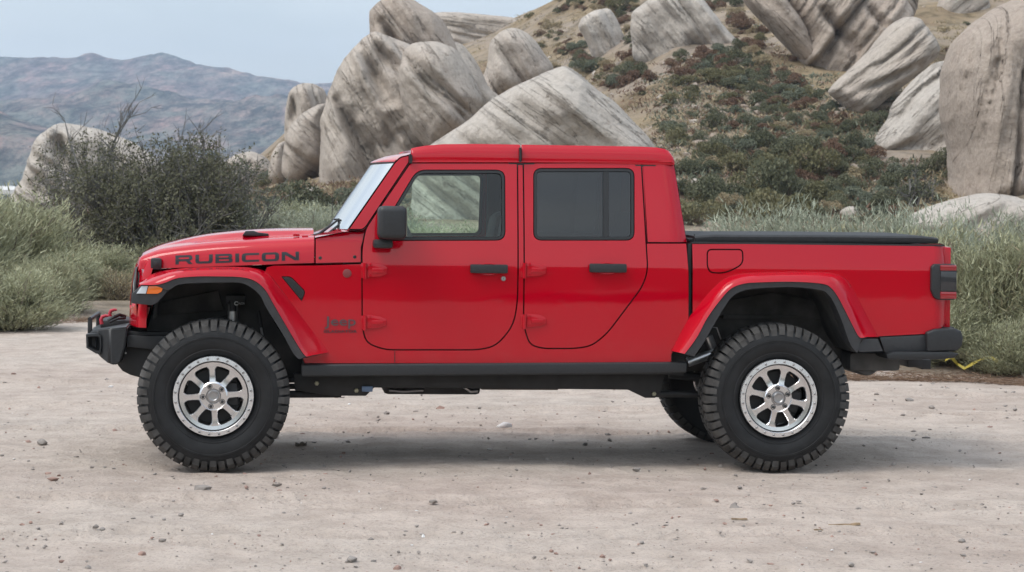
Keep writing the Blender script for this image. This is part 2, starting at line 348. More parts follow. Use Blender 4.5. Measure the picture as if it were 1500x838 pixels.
# ---- mountains
Ym = np.concatenate([np.linspace(1300, 2400, 150)[:-1], np.linspace(2400, 4200, 170)])[:, None]
pm = np.linspace(-900, 1500, 620)[None, :]
Xm = (pm-750)/F*Ym; Ymm = np.repeat(Ym, 620, 1)
def ridge(x, y, s, o=6):
    a = 0; k = 1; t_ = 0
    for i in range(o):
        n_ = 1-np.abs(pn(x*s*2**i+3*i, y*s*2**i+7*i, .5))*1.9; a = a+k*n_; t_ += k; k *= .52
    return a/t_
sky3 = np.interp(pm, [-1600, -300, -60, 0, 40, 90, 140, 180, 235, 280, 330, 380, 425, 520, 900, 2600], [70, 90, 82, 77, 79, 84, 79, 83, 81, 92, 104, 116, 123, 128, 150, 160])
sky2 = np.interp(pm, [-1600, -60, 0, 60, 120, 180, 240, 300, 350, 400, 440, 600, 2600], [120, 128, 126, 122, 116, 114, 118, 112, 118, 124, 130, 150, 190])
sky1 = np.interp(pm, [-1600, 0, 60, 130, 220, 300, 360, 420, 480, 2600], [230, 150, 168, 190, 178, 200, 215, 190, 205, 240])
def crest(sky, Yc, w1, w2):
    zc = CAMH+(HZ-sky)/F*Yc; d = Ymm-Yc
    return zc*np.where(d < 0, np.exp(-(d/w1)**2), np.exp(-(d/w2)**2))
rn = ridge(Xm+.25*Ymm, Ymm*.45, 1/330.); rn2 = ridge(Xm+900-.2*Ymm, Ymm*.4, 1/110., 5)
z1 = crest(sky1, 1750, 420, 300)*(.72+.30*rn+.12*rn2); z2 = crest(sky2, 2550, 700, 420)*(.74+.28*rn+.10*rn2); z3 = crest(sky3, 3500, 800, 500)*(.93+.13*rn+.06*rn2)
Zm = np.maximum(np.maximum(z1, z2), z3)*np.clip((Ymm-1300)/150, 0, 1)-8
o = grid_sheet('mountain_range', Xm, Ymm, Zm, M['mountain']); tag(o, 'hazy blue and rust mountain range on the horizon', None, None, 'structure')
# pale dry wash on the valley floor, far left
V = [W(-260, 271.5, 900), W(22, 272.5, 900), W(22, 278, 760), W(-260, 278.5, 760)]
V = [tuple(v) for v in V]; V += [(x_, y_, z_-1.5) for x_, y_, z_ in V]
o = obj('dry_wash', V, [(0,3,2,1),(4,5,6,7),(0,1,5,4),(1,2,6,5),(2,3,7,6),(3,0,4,7)], simple('wash_sand', (.62, .60, .56), 1, nscale=.05)); tag(o, 'pale dry wash crossing the far valley floor', None, None, 'structure')

# ================================================================ rocks
def chaikin(P_, n=2, closed=True):
    P_ = np.asarray(P_, float); Q_ = np.roll(P_, -1, 0); P_ = np.stack([P_*.84+Q_*.16, P_*.16+Q_*.84], 1).reshape(-1, 2)
    Q_ = np.roll(P_, -1, 0); return np.stack([P_*.8+Q_*.2, P_*.2+Q_*.8], 1).reshape(-1, 2)
def in_poly(pts, poly):
    x, y = pts[:, 0], pts[:, 1]; c = np.zeros(len(pts), bool); x0, y0 = poly[:, 0], poly[:, 1]; x1, y1 = np.roll(x0, -1), np.roll(y0, -1)
    for a, b_, c_, d in zip(x0, y0, x1, y1):
        if b_ == d: continue
        k = ((b_ > y) != (d > y)) & (x < (c_-a)*(y-b_)/(d-b_)+a); c ^= k
    return c
def near_poly(pts, poly):
    best = np.full(len(pts), 1e9); bp = np.zeros_like(pts); Q_ = np.roll(poly, -1, 0)
    for a, b_ in zip(poly, Q_):
        d = b_-a; L2 = max(1e-9, d@d); t = np.clip(((pts-a)@d)/L2, 0, 1); p = a+t[:, None]*d; q = np.hypot(*(pts-p).T)
        k = q < best; best[k] = q[k]; bp[k] = p[k]
    return best, bp
ROCKS = []
def rock(name, px_poly, Y0, thick, Rr, ang, label, cat='rock formation', mt='rock', amp=1.0, tilt=0., step=None, seed=1, group=None, cracks=()):
    """outline at its own distance, given real bulk front and back; ang = direction of the beds in degrees from +x"""
    poly = chaikin(px_poly, 2)
    wp = np.stack([(poly[:, 0]-750)/F*Y0, CAMH+(HZ-poly[:, 1])/F*Y0], 1)
    # ragged silhouette
    c0 = wp.mean(0)
    ext = wp.max(0)-wp.min(0); st = max(.10, math.sqrt(ext[0]*ext[1]/26000))
    # densify + jitter outline
    seg = []; Q_ = np.roll(wp, -1, 0)
    for a, b_ in zip(wp, Q_):
        n_ = max(1, int(np.hypot(*(b_-a))/(st*1.2)))
        for i in range(n_): seg.append(a+(b_-a)*i/n_)
    wp = np.array(seg); nn = fbm(wp[:, 0]*.5+seed, wp[:, 1]*.5, seed*.7, 4)
    dr = wp-c0; dr /= np.linalg.norm(dr, axis=1)[:, None]+1e-9
    wp = wp+dr*(nn*.16*min(1, min(ext)/4)*amp)[:, None]
    lo = wp.min(0)-st; hi = wp.max(0)+st
    gx = np.arange(lo[0], hi[0]+st, st); gz = np.arange(lo[1], hi[1]+st, st)
    GX, GZ = np.meshgrid(gx, gz); P_ = np.stack([GX.ravel(), GZ.ravel()], 1)
    ins = in_poly(P_, wp); d, bp = near_poly(P_, wp)
    I = ins.reshape(GX.shape)
    cell = I[:-1, :-1] | I[:-1, 1:] | I[1:, :-1] | I[1:, 1:]
    used = np.zeros(GX.shape, bool)
    for a_ in (slice(None, -1), slice(1, None)):
        for b_ in (slice(None, -1), slice(1, None)): used[a_, b_] |= cell
    u = used.ravel(); snap = u & ~ins; P2 = P_.copy(); P2[snap] = bp[snap]; d[snap] = 0
    # boundary vertices stay on the outline, inner ones bulge
    ca, sa = math.cos(R(ang)), math.sin(R(ang)); al = P2[:, 0]*ca+P2[:, 1]*sa; q = -P2[:, 0]*sa+P2[:, 1]*ca
    k = np.minimum(d/(Rr*.5), 1); dome = np.sqrt(np.maximum(0, 1-(1-k)**2.6))
    wq = q+.6*fbm(al*.12, q*.25, seed*1.3, 3)
    sl = fbm(wq*.55+seed*9, al*.035, seed*.37, 5, .55)              # long bedding slabs
    groove = np.minimum(0, np.abs(fbm(wq*.4+seed*3, al*.04, seed*2.1, 2))-.06)/.06; fine = fbm(wq*1.9+seed, al*.16, seed*.6, 4)   # narrow clefts between beds
    def beds(qq, bw, sd):
        t_ = qq/bw+50; i_ = np.floor(t_).astype(int); fr_ = t_-i_; rr_ = np.random.default_rng(int(sd*97)).uniform(-1, 1, 400)
        e_ = np.clip((fr_-.84)/.16, 0, 1); e_ = e_*e_*(3-2*e_); return rr_[i_ % 400]*(1-e_)+rr_[(i_+1) % 400]*e_-.75*np.exp(-((fr_-.93)*bw/.17)**2)*np.clip(rr_[(i_+7) % 400]+.6, 0, 1)
    bd = beds(wq+.35*fbm(al*.3, q*.6, seed, 3), 1.9, seed)*(.55+.9*np.clip(fbm(al*.10, q*.2, seed*3.1, 2)+.35, 0, 1))+.22*beds(wq+.2*fbm(al*.5, q, seed+5, 3)+.7, .95, seed+3)
    fr2 = np.random.default_rng(seed+900); fc = np.full(len(P2), 1e9)
    for _ in range(9):
        a_ = fr2.uniform(-.55, .55, 2); o_ = fr2.uniform(-1, 1, 2)*ext*.33; fc = np.minimum(fc, (P2[:, 0]-c0[0]-o_[0])*a_[0]+(P2[:, 1]-c0[1]-o_[1])*a_[1]+fr2.uniform(0, 1.0))
    fc = np.clip(fc, -3.5, 1.5)
    rough = fbm(P2[:, 0]*.5, P2[:, 1]*.5, seed*1.7, 5)
    big = fbm(P2[:, 0]*.14, P2[:, 1]*.14, seed*.9, 3)
    f_ = dome*(thick*(1+.25*big) + .55*fc*min(1, min(ext)/7) + amp*(.50*bd+.55*sl+.42*rough+.55*groove+.30*fine)) + tilt*(P2[:, 1]-c0[1])*dome
    for (x0, y0, x1, y1, wd, dp) in cracks:
        a_ = np.array([(x0-750)/F*Y0, CAMH+(HZ-y0)/F*Y0]); b_ = np.array([(x1-750)/F*Y0, CAMH+(HZ-y1)/F*Y0]); dd = b_-a_; t_ = np.clip(((P2-a_)@dd)/(dd@dd), 0, 1)
        e_ = np.hypot(*(P2-(a_+t_[:, None]*dd)).T)*(1+.5*rough); f_ = f_-dp*np.exp(-(e_/wd)**2)*(.35+.65*np.sin(np.pi*np.clip(t_, .05, .95)))
    f_ = np.where(d > 0, np.maximum(f_, .02), 0)
    back = np.where(d > 0, dome*thick*.8+.02, 0)
    idx = -np.ones(len(P_), int); idx[u] = np.arange(u.sum()); PF = P2[u]; n = len(PF)
    VF = np.stack([PF[:, 0], Y0-f_[u], PF[:, 1]], 1); VB = np.stack([PF[:, 0], Y0+back[u], PF[:, 1]], 1)
    ii = idx.reshape(GX.shape); Q4 = np.stack([ii[:-1, :-1], ii[:-1, 1:], ii[1:, 1:], ii[1:, :-1]], -1)[cell]
    base = np.array([c0[0], Y0, lo[1]])
    V = np.concatenate([VF, VB])-base; Q = np.concatenate([Q4, Q4[:, ::-1]+n])
    me = big_mesh(name, V, Q, M[mt], smooth=True)
    uv = me.uv_layers.new(name='UVMap'); vi = np.zeros(len(me.loops), np.int32); me.loops.foreach_get('vertex_index', vi)
    co = np.zeros(len(me.vertices)*3, np.float32); me.vertices.foreach_get('co', co); co = co.reshape(-1, 3)[vi]
    U = np.stack([co[:, 0]*ca+co[:, 2]*sa, -co[:, 0]*sa+co[:, 2]*ca], 1)+seed*13.7; uv.data.foreach_set('uv', U.astype(np.float32).ravel())
    bm = bmesh.new(); bm.from_mesh(me); bmesh.ops.remove_doubles(bm, verts=bm.verts, dist=.004); bm.to_mesh(me); bm.free()
    o = link(name, me, None, base); tag(o, label, cat, group)
    ROCKS.append((poly, Y0)); return o
# (outline in photo pixels, distance in metres, thickness, edge radius, direction of the beds)
rock('sandstone_massif', [(466,300),(470,215),(469,180),(478,150),(486,128),(492,105),(503,88),(517,72),(534,54),(548,46),(580,60),(612,72),(640,120),(665,160),(668,205),(640,235),(610,290),(560,310),(520,310),(480,320)], 106, 4.0, 3.2, -58,
     'tall grey sandstone cliff with long slanting clefts, left of the truck cab', amp=1.3, seed=2, mt='rock', cracks=[(530,72,575,150,.35,2.2),(545,60,600,120,.3,1.6),(500,150,560,250,.3,1.0)])
rock('sandstone_peak', [(541,46),(540,20),(553,3),(575,-12),(600,-4),(626,12),(645,28),(660,48),(676,74),(690,120),(660,170),(600,190),(560,150),(545,90)], 113, 3.4, 2.6, -52,
     'highest rounded sandstone block above the tall cliff, cut by the top edge of the photo', amp=1.0, seed=3, mt='rock_pink', cracks=[(565,40,600,90,.25,1.2)])
rock('sandstone_shoulder', [(582,120),(590,76),(606,63),(640,62),(668,70),(690,100),(706,138),(708,150),(690,185),(662,210),(630,225),(600,190)], 101, 3.4, 2.8, -50,
     'grey leaning sandstone slab between the tall cliff and the low pale slab', amp=1.0, seed=4)
rock('sandstone_pillar', [(416,215),(419,160),(424,132),(440,121),(460,122),(476,131),(484,160),(480,215),(460,240)], 122, 2.6, 1.8, -70,
     'upper rounded sandstone pillar standing left of the tall cliff', amp=.8, seed=5, cracks=[(436,135,432,190,.3,1.2)])
rock('sandstone_boulder', [(412,252),(418,205),(428,182),(445,166),(468,152),(484,150),(486,235),(450,268),(425,268)], 113, 2.6, 1.8, -40,
     'lower bulging sandstone boulder at the foot of the pillar, left of the tall cliff', amp=.7, seed=6)
rock('sandstone_boulder', [(392,262),(398,225),(408,210),(420,205),(425,262),(410,275)], 118, 1.6, 1.2, -60,
     'small narrow sandstone boulder leftmost at the foot of the pillar', amp=.5, seed=7)
rock('sandstone_slab', [(560,250),(575,130),(600,66),(640,58),(676,62),(700,92),(716,128),(744,150),(720,200),(660,260)], 113, 2.4, 1.6, -55,
     'broad shaded slab filling the gap behind the leaning slab and the tall cliff', amp=.8, seed=41)
rock('sandstone_slab', [(1110,-30),(1150,0),(1180,50),(1215,80),(1262,96),(1300,80),(1345,20),(1345,-40)], 121, 2.0, 1.4, -48,
     'rear slab of the upper wall, seen between the narrow slab and the cleft wall', amp=.9, seed=42, mt='rock_pink')
rock('sandstone_slab', [(700,160),(702,128),(712,96),(716,60),(732,46),(752,40),(775,50),(798,78),(814,100),(812,130),(760,150),(715,160)], 124, 3.0, 2.4, -55,
     'grey sandstone slab standing in the middle above the low pale slab and the cab roof', amp=.9, seed=8)
rock('sandstone_ridge', [(625,50),(628,20),(650,17),(680,19),(720,22),(755,26),(775,34),(790,80),(700,90),(640,90)], 190, 2.5, 1.6, -10,
     'thin pale rock ridge on the skyline right of the highest block', amp=.5, seed=9, mt='rock')
rock('sandstone_slab', [(600,330),(605,240),(628,214),(662,192),(690,172),(704,158),(720,144),(760,124),(800,106),(828,96),(848,106),(872,128),(902,150),(932,182),(952,202),(972,235),(990,330),(900,380),(650,380)], 79, 3.6, 3.2, -38,
     'long low pale sandstone slab sloping down right behind the cab roof', amp=.65, seed=10, mt='rock_white', step=.14, cracks=[(748,150,800,190,.3,.9)])
rock('sandstone_slab', [(846,40),(852,26),(870,15),(893,11),(905,28),(914,52),(930,104),(900,112),(875,104),(858,58)], 140, 1.6, 1.2, -62,
     'small pale ribbed slab alone on the slope above the rear of the cab', amp=.8, seed=11, mt='rock_white')
rock('sandstone_slab', [(926,18),(940,6),(958,-8),(990,-20),(1022,-10),(1042,16),(1070,50),(1120,118),(1060,125),(1010,118),(960,110),(928,90),(924,40)], 129, 2.4, 1.8, -52,
     'pale sandstone slab at the top edge, right of the small ribbed slab', amp=1.0, seed=12, mt='rock_white')
rock('sandstone_slab', [(1078,-20),(1095,10),(1130,46),(1156,72),(1180,100),(1200,90),(1180,40),(1150,0),(1140,-30)], 116, 2.0, 1.3, -50,
     'narrow grey slanting slab left of the big cleft wall on the upper hillside', amp=.8, seed=13, mt='rock_pink')
rock('sandstone_wall', [(1140,-30),(1160,20),(1176,60),(1160,84),(1180,118),(1222,134),(1262,128),(1310,105),(1330,60),(1336,20),(1315,-15),(1280,-45),(1200,-50)], 117, 3.0, 2.0, 55,
     'wide upper sandstone wall with diagonal clefts behind the tilted block', amp=1.3, seed=14, mt='rock_pink', cracks=[(1195,20,1240,75,.25,1.2),(1262,20,1285,50,.2,.9)])
rock('tilted_sandstone_block', [(1213,134),(1226,118),(1262,86),(1288,54),(1306,34),(1326,24),(1342,28),(1356,48),(1372,72),(1368,86),(1335,116),(1300,142),(1268,172),(1252,174),(1234,152)], 98, 2.6, 1.3, 38,
     'big rectangular block of sandstone tilted up to the right on the hillside', amp=.7, seed=15, mt='rock', cracks=[(1228,148,1330,100,.15,.5)])
rock('sandstone_slab', [(1278,214),(1290,190),(1304,172),(1308,152),(1338,116),(1368,92),(1396,88),(1410,160),(1420,270),(1352,270),(1310,268),(1276,240)], 90, 2.4, 1.8, 45,
     'bleached white slab below the tilted block, left of the giant right rock', amp=1.0, seed=16, mt='rock_white')
rock('giant_sandstone_rock', [(1392,285),(1398,262),(1396,225),(1388,190),(1382,150),(1386,98),(1398,62),(1424,32),(1462,8),(1500,-8),(1560,-20),(1640,40),(1660,200),(1640,330),(1560,330),(1500,320),(1450,312),(1400,320)], 80, 4.4, 2.6, 78,
     'giant overhanging brown-grey rock at the right edge of the photo', amp=1.1, seed=17, mt='rock_pink', step=.13, cracks=[(1490,150,1500,285,.5,1.3)])
rock('low_rock_shelf', [(1322,332),(1336,314),(1362,302),(1400,290),(1440,282),(1480,286),(1520,300),(1600,320),(1640,370),(1500,380),(1400,372),(1340,352)], 68, 2.2, 1.4, 20,
     'low pale rock shelf at the foot of the giant right rock', amp=.5, seed=18, mt='rock_white')
rock('leaning_boulder', [(8,300),(24,278),(36,258),(44,236),(56,210),(72,190),(92,179),(118,184),(160,194),(196,208),(226,232),(244,270),(250,330),(14,330)], 120, 3.4, 2.4, -30,
     'pale leaning boulder at far left behind the grey bare shrub', amp=1.0, seed=19, mt='rock_white', cracks=[(98,196,108,235,.3,1.2)])
rock('sandstone_outcrop', [(318,272),(326,240),(345,226),(370,221),(390,230),(402,246),(400,268),(380,280),(340,280)], 152, 2.4, 1.6, -35,
     'low grey outcrop showing above the bare shrub, left of the small narrow boulder', amp=.6, seed=20)
rock('sandstone_boulder', [(336,300),(340,282),(352,272),(368,270),(374,288),(366,302)], 118, 1.2, .8, -20,
     'small pale boulder under the low grey outcrop beside the bare shrub', amp=.3, seed=21, mt='rock_white')
rock('sandstone_outcrop', [(1372,12),(1380,-12),(1400,-25),(1436,-18),(1452,10),(1450,50),(1420,56),(1390,50),(1376,34)], 141, 1.6, 1.2, 40,
     'small rock at the top edge between the cleft wall and the giant right rock', amp=.4, seed=22)

# where does the view ray through a pixel meet the terrain?
def hit(px, py, y0=28., y1=230.):
    Ys = np.linspace(y0, y1, 500); x = (px-750)/F*Ys; z = CAMH+(HZ-py)/F*Ys; g = ground_z(x, Ys); k = np.nonzero(g > z)[0]
    if not len(k): return None
    i = k[0]; return np.array([x[i], Ys[i], g[i]])
def hit_many(px, py, y0=34., y1=215., n=150):
    Ys = np.linspace(y0, y1, n)[None, :]; x = (px[:, None]-750)/F*Ys; z = CAMH+(HZ-py[:, None])/F*Ys; g = ground_z(x, Ys+0*x, False); k = g > z
    i = np.argmax(k, 1); ok = k.any(1); r_ = np.arange(len(px)); i0 = np.maximum(i-1, 0); d1 = (g-z)[r_, i]; d0 = (g-z)[r_, i0]; t = np.where(i > 0, -d0/(d1-d0+1e-9), 0)
    Y = Ys[0][i0]+t*(Ys[0][i]-Ys[0][i0]); X = (px-750)/F*Y; return X, Y, ground_z(X, Y), ok
_rm = None
def rock_map():
    global _rm
    if _rm is None:
        gx, gy = np.meshgrid(np.arange(-100, 1700, 2), np.arange(-60, 420, 2)); P_ = np.stack([gx.ravel(), gy.ravel()], 1).astype(float); _rm = np.full(len(P_), 1e9)
        for poly, Y0 in ROCKS: k = in_poly(P_, poly); _rm[k] = np.minimum(_rm[k], Y0)
        _rm = _rm.reshape(gx.shape)
    return _rm
def on_rock_many(px, py, Y): return rock_map()[np.clip(((py+60)/2).astype(int), 0, 239), np.clip(((px+100)/2).astype(int), 0, 899)]-5 < Y
def on_rock(px, py, Y):
    for poly, Y0 in ROCKS:
        if Y0-5.5 < Y+.5 and px > poly[:, 0].min()-4 and px < poly[:, 0].max()+4 and in_poly(np.array([[px, py]]), poly)[0]: return True
    return False
# loose boulders on the slope
def stone_mesh(name, r, sq, mt, seed, sub=3, amp=.3):
    bm = bmesh.new(); bmesh.ops.create_icosphere(bm, subdivisions=sub, radius=1); co = np.array([v.co[:] for v in bm.verts])
    n_ = fbm(co[:, 0]*.9+seed, co[:, 1]*.9, co[:, 2]*.9+seed, 4)
    # faceted look: clip by random planes
    rr = np.random.default_rng(seed)
    P_ = co*(1+amp*n_)[:, None]
    for _ in range(7):
        nv = rr.normal(size=3); nv /= np.linalg.norm(nv); h_ = rr.uniform(.62, .9); e = P_@nv; P_ = P_-np.maximum(0, e-h_)[:, None]*nv*.85
    P_ = P_*np.array([r, r*rr.uniform(.7, 1), r*sq])
    for v, p in zip(bm.verts, P_): v.co = p
    me = bpy.data.meshes.new(name); bm.to_mesh(me); bm.free(); me.materials.append(M[mt])
    me.polygons.foreach_set('use_smooth', [True]*len(me.polygons)); me.set_sharp_from_angle(angle=R(32)); return me

# air: thin haze over the whole valley, it only shows on the far mountains
hm = bpy.data.materials.new('haze'); hm.use_nodes = True; N = hm.node_tree.nodes; N.remove(N['Principled BSDF']); pv = N.new('ShaderNodeVolumePrincipled')
pv.inputs['Color'].default_value = (.64, .78, 1, 1); pv.inputs['Density'].default_value = 2.1e-4; pv.inputs['Anisotropy'].default_value = .1; hm.node_tree.links.new(pv.outputs[0], N['Material Output'].inputs['Volume'])
hz = MB(); hz.box((-3400, -170, -16), (3400, 4700, 330)); o = hz.build('haze', hm); tag(o, 'thin blue haze filling the valley air', None, None, 'stuff'); o.display_type = 'WIRE'
# ================================================================ vegetation
def ribbons(base, tip, w0, bend, segs=2, r=rng):
    """flat tapering blades from base to tip; returns verts, quads"""
    n = len(base); d = tip-base; L_ = np.linalg.norm(d, axis=1)[:, None]
    side = np.cross(d, r.normal(size=(n, 3))); side /= np.linalg.norm(side, axis=1)[:, None]+1e-9
    bv = r.normal(size=(n, 3)); bv[:, 2] = -.3; rows = []
    for i in range(segs+1):
        t = i/segs; p = base+d*t+bv*(bend*L_*(4*t*(1-t))); wd = w0[:, None]*(1-.75*t)
        rows.append(np.stack([p-side*wd, p+side*wd], 1))
    V = np.stack(rows, 1).reshape(n, -1, 3); m = (segs+1)*2; off = np.arange(n)[:, None]*m
    q = np.array([[2*i, 2*i+1, 2*i+3, 2*i+2] for i in range(segs)]).ravel()
    return V.reshape(-1, 3), (off+q[None, :]).reshape(-1, 4)
def leaves(c, size, r=rng, asp=.5, up=0.3):
    n = len(c); a = r.normal(size=(n, 3)); a[:, 2] += up; a /= np.linalg.norm(a, axis=1)[:, None]
    b_ = np.cross(a, r.normal(size=(n, 3))); b_ /= np.linalg.norm(b_, axis=1)[:, None]
    s_ = np.asarray(size).reshape(-1, 1)*np.ones((n, 1)); a = a*s_; b_ = b_*s_*asp
    V = np.stack([c-a, c-b_*.9, c+a, c+b_*.9], 1).reshape(-1, 3)
    return V, np.arange(n*4).reshape(-1, 4)
def join(*parts):
    V = []; Q = []; mi = []; o = 0
    for (v, q, m) in parts: V.append(v); Q.append(q+o); mi.append(np.full(len(q), m)); o += len(v)
    return np.concatenate(V), np.concatenate(Q), np.concatenate(mi)
# --- small chaparral shrubs for the hillside, unit radius
def shrub_mesh(name, leafmat, seed, n=420, leaf=.13, flat=.75, loose=.35):
    r = np.random.default_rng(seed); k = r.integers(5, 9)
    cc = r.normal(size=(k, 3))*[.42, .42, .18]+[0, 0, .42*flat]; cr = r.uniform(.32, .58, k); w_ = cr**2/np.sum(cr**2); ch = r.choice(k, n, p=w_)
    d = r.normal(size=(n, 3)); d[:, 2] = np.abs(d[:, 2])*1.1-.25; d /= np.linalg.norm(d, axis=1)[:, None]
    p = cc[ch]+d*(cr[ch]*(1-loose*r.random(n)**1.5))[:, None]*[1, 1, flat]; p = p[p[:, 2] > -.1]
    V1, Q1 = leaves(p, leaf*r.uniform(.6, 1.3, len(p)), r, .6, .5)
    nb = 40; b0 = r.normal(size=(nb, 3))*[.1, .1, .02]; tp = p[r.choice(len(p), nb)]
    V2, Q2 = ribbons(b0, tp, np.full(nb, .018), .12, 2, r)
    V, Q, mi = join((V1, Q1, 0), (V2, Q2, 1)); return big_mesh(name, V, Q, [M[leafmat], M['stem']], mi=mi)
SH = {}
for key, lm, cnt in (('dark', 'leaf_dark', 3), ('olive', 'leaf_olive', 3), ('grey', 'leaf_grey', 2), ('rust', 'leaf_rust', 2), ('straw', 'leaf_straw', 2)):
    SH[key] = [shrub_mesh('hillside_shrub', lm, 100+i*7+len(key)*13, 1700, .062 if key != 'straw' else .055, .8 if key == 'dark' else .65) for i in range(cnt)]
WORD = {'dark': 'dark green', 'olive': 'olive green', 'grey': 'grey-green', 'rust': 'rusty brown', 'straw': 'straw yellow'}
# named landmarks used to say where a shrub grows
MARKS = [(45, 255, 'the leaning boulder at far left'), (360, 300, 'the low grey outcrop'), (440, 270, 'the foot of the sandstone pillar'), (520, 290, 'the foot of the tall cliff'),
         (600, 40, 'the highest block'), (720, 90, 'the grassy ledge between the slabs'), (800, 30, 'the skyline ridge'), (880, 90, 'the small ribbed slab'), (985, 110, 'the gully over the cab rear'),
         (1040, 60, 'the pale slab at the top edge'), (1060, 190, 'the bare scree above the bed cover'), (1170, 130, 'the cleft wall'), (1180, 240, 'the green hollow above the bed cover'),
         (1290, 170, 'the tilted block'), (1340, 250, 'the bleached white slab'), (1390, 40, 'the gap beside the giant right rock'), (1380, 300, 'the giant right rock'), (1060, 310, 'the cab rear corner'), (1210, 310, 'the low rock shelf')]
used_labels = {}
def where(px, py):
    m_ = min(MARKS, key=lambda m_: (m_[0]-px)**2+1.6*(m_[1]-py)**2); dx, dy = px-m_[0], py-m_[1]
    side = ('left of' if dx < 0 else 'right of') if abs(dx) > 1.3*abs(dy) else ('above' if dy < 0 else 'below')
    return side+' '+m_[2]
def size_word(s_): return 'tiny' if s_ < 9 else 'small' if s_ < 14 else 'mid-sized' if s_ < 22 else 'large'
nsh = 0; placed = []; overflow = []
def place_shrub(key, px, py, wpx, force=False):
    """wpx: width in photo pixels"""
    global nsh
    h = hit(px, py, 36); wpx = wpx*(1.2 if wpx < 40 else 1.0)
    if h is None or (on_rock(px, py-wpx*.2, h[1]) and not force): return
    s_ = wpx/F*h[1]*.5; placed.append((key, px, py, wpx, h, s_))
# hand-placed larger ones seen in the photograph: kind, x, y(base), width
for a in [('dark',600,124,11),('dark',834,150,14),('dark',718,226,14),('dark',437,262,30),('dark',468,240,26),('dark',420,282,24),('dark',880,54,12),('dark',945,78,16),('dark',930,72,14),('dark',1482,130,18),('dark',1180,54,16),('dark',1100,85,14),('dark',1140,150,14),
          ('dark',1262,190,34),('dark',1290,185,30),('dark',1240,196,22),('olive',1042,124,36),('olive',1035,118,30),('dark',1100,120,30),('dark',1040,190,40),('dark',1135,140,26),('rust',1160,125,30),('rust',1060,95,44),('rust',1040,90,38),
          ('dark',1310,240,26),('dark',1285,250,40),('dark',1330,262,44),('dark',1365,258,52),('dark',1395,250,36),('dark',1350,238,44),('dark',1392,262,30),
          ('olive',1080,255,60),('olive',1130,265,80),('olive',1180,262,80),('dark',1230,262,50),('olive',1110,290,70),('dark',1150,300,80),('olive',1200,300,70),('dark',1250,282,50),('dark',1080,300,60),('grey',1255,300,60),('grey',1030,318,60),('olive',1010,330,70),('dark',1040,300,70),
          ('olive',1120,325,90),('olive',1165,322,90),('grey',1285,318,46),('dark',1300,310,36),('dark',1225,312,40),('rust',1275,235,34),('rust',1215,222,30),('straw',1330,206,20),('straw',1180,235,22),('straw',1455,60,14),
          ('dark',1240,225,40),('dark',1190,225,50),('dark',1150,232,46),('dark',1110,240,40),('olive',1060,235,40),('dark',1020,210,24),('dark',1010,250,26),('dark',1075,212,20),('dark',1100,180,22),('dark',1135,175,16),
          ('dark',500,246,16),('grey',520,300,60),('dark',470,318,90),('grey',430,322,80),('grey',510,322,70),('olive',540,280,40),('rust',560,262,40),('rust',585,255,30),('grey',400,300,40),('dark',385,290,26),('grey',360,312,46),
          ('dark',0,300,60),('dark',40,300,50),('dark',80,302,60),('olive',20,306,60),('dark',-40,302,60),('olive',110,306,60),('rust',95,330,60),('rust',150,330,60),('dark',300,262,60),('dark',330,258,50),('grey',290,300,60),('olive',230,300,80),('dark',270,270,50),
          ('rust',1410,262,24),('straw',1400,272,40),('straw',1420,268,30),('straw',1370,286,24),('dark',1470,322,26),('dark',1492,318,30),('dark',1480,345,30),('rust',1440,330,26)]: place_shrub(*a, force=a[0] == 'dark' and a[2] < 160 or a[1] > 1400)
# scattered ones by zone: x0,x1,y0,y1,count,weights,width range
zones = [(770, 960, 0, 150, 80, dict(rust=.35, straw=.25, dark=.3, olive=.1), (8, 20)), (960, 1250, 100, 220, 22, dict(olive=.4, straw=.3, grey=.3), (12, 26)), (860, 1130, 0, 130, 90, dict(dark=.3, rust=.3, straw=.15, grey=.1, olive=.15), (16, 34)), (840, 1150, 0, 120, 50, dict(dark=.3, rust=.3, straw=.2, grey=.2), (14, 30)), (1040, 1240, 90, 210, 26, dict(dark=.35, olive=.3, grey=.2, rust=.15), (16, 34)), (980, 1330, 200, 330, 24, dict(dark=.4, olive=.3, grey=.15, straw=.15), (24, 48)), (960, 1380, 130, 330, 56, dict(dark=.35, olive=.25, rust=.12, grey=.13, straw=.15), (9, 24)), (900, 1110, 60, 125, 46, dict(dark=.4, rust=.3, olive=.2, straw=.1), (9, 22)), (960, 1250, 125, 215, 46, dict(dark=.5, rust=.18, olive=.2, grey=.12), (8, 24)),
         (990, 1330, 215, 330, 62, dict(dark=.42, olive=.3, rust=.1, grey=.18), (16, 44)), (1110, 1230, 100, 200, 16, dict(rust=.4, dark=.4, olive=.2), (9, 24)),
         (880, 1100, 0, 70, 40, dict(dark=.35, rust=.35, straw=.3), (9, 20)), (790, 960, 0, 110, 30, dict(dark=.4, rust=.3, straw=.3), (8, 18)), (1040, 1200, 60, 210, 36, dict(dark=.45, rust=.3, olive=.25), (9, 24)), (780, 930, 5, 150, 22, dict(dark=.45, rust=.25, straw=.3), (7, 15)), (640, 800, 40, 145, 16, dict(straw=.8, olive=.2), (10, 22)), (1380, 1450, 10, 110, 16, dict(straw=.5, dark=.3, rust=.2), (7, 16)),
         (340, 600, 235, 330, 40, dict(dark=.3, grey=.35, olive=.2, rust=.15), (12, 36)), (-40, 330, 282, 322, 22, dict(dark=.5, olive=.25, grey=.25), (20, 50)), (1270, 1480, 240, 330, 26, dict(dark=.4, rust=.3, straw=.1, grey=.2), (10, 26)), (1020, 1130, 100, 160, 22, dict(dark=.5, olive=.3, rust=.2), (12, 26))]
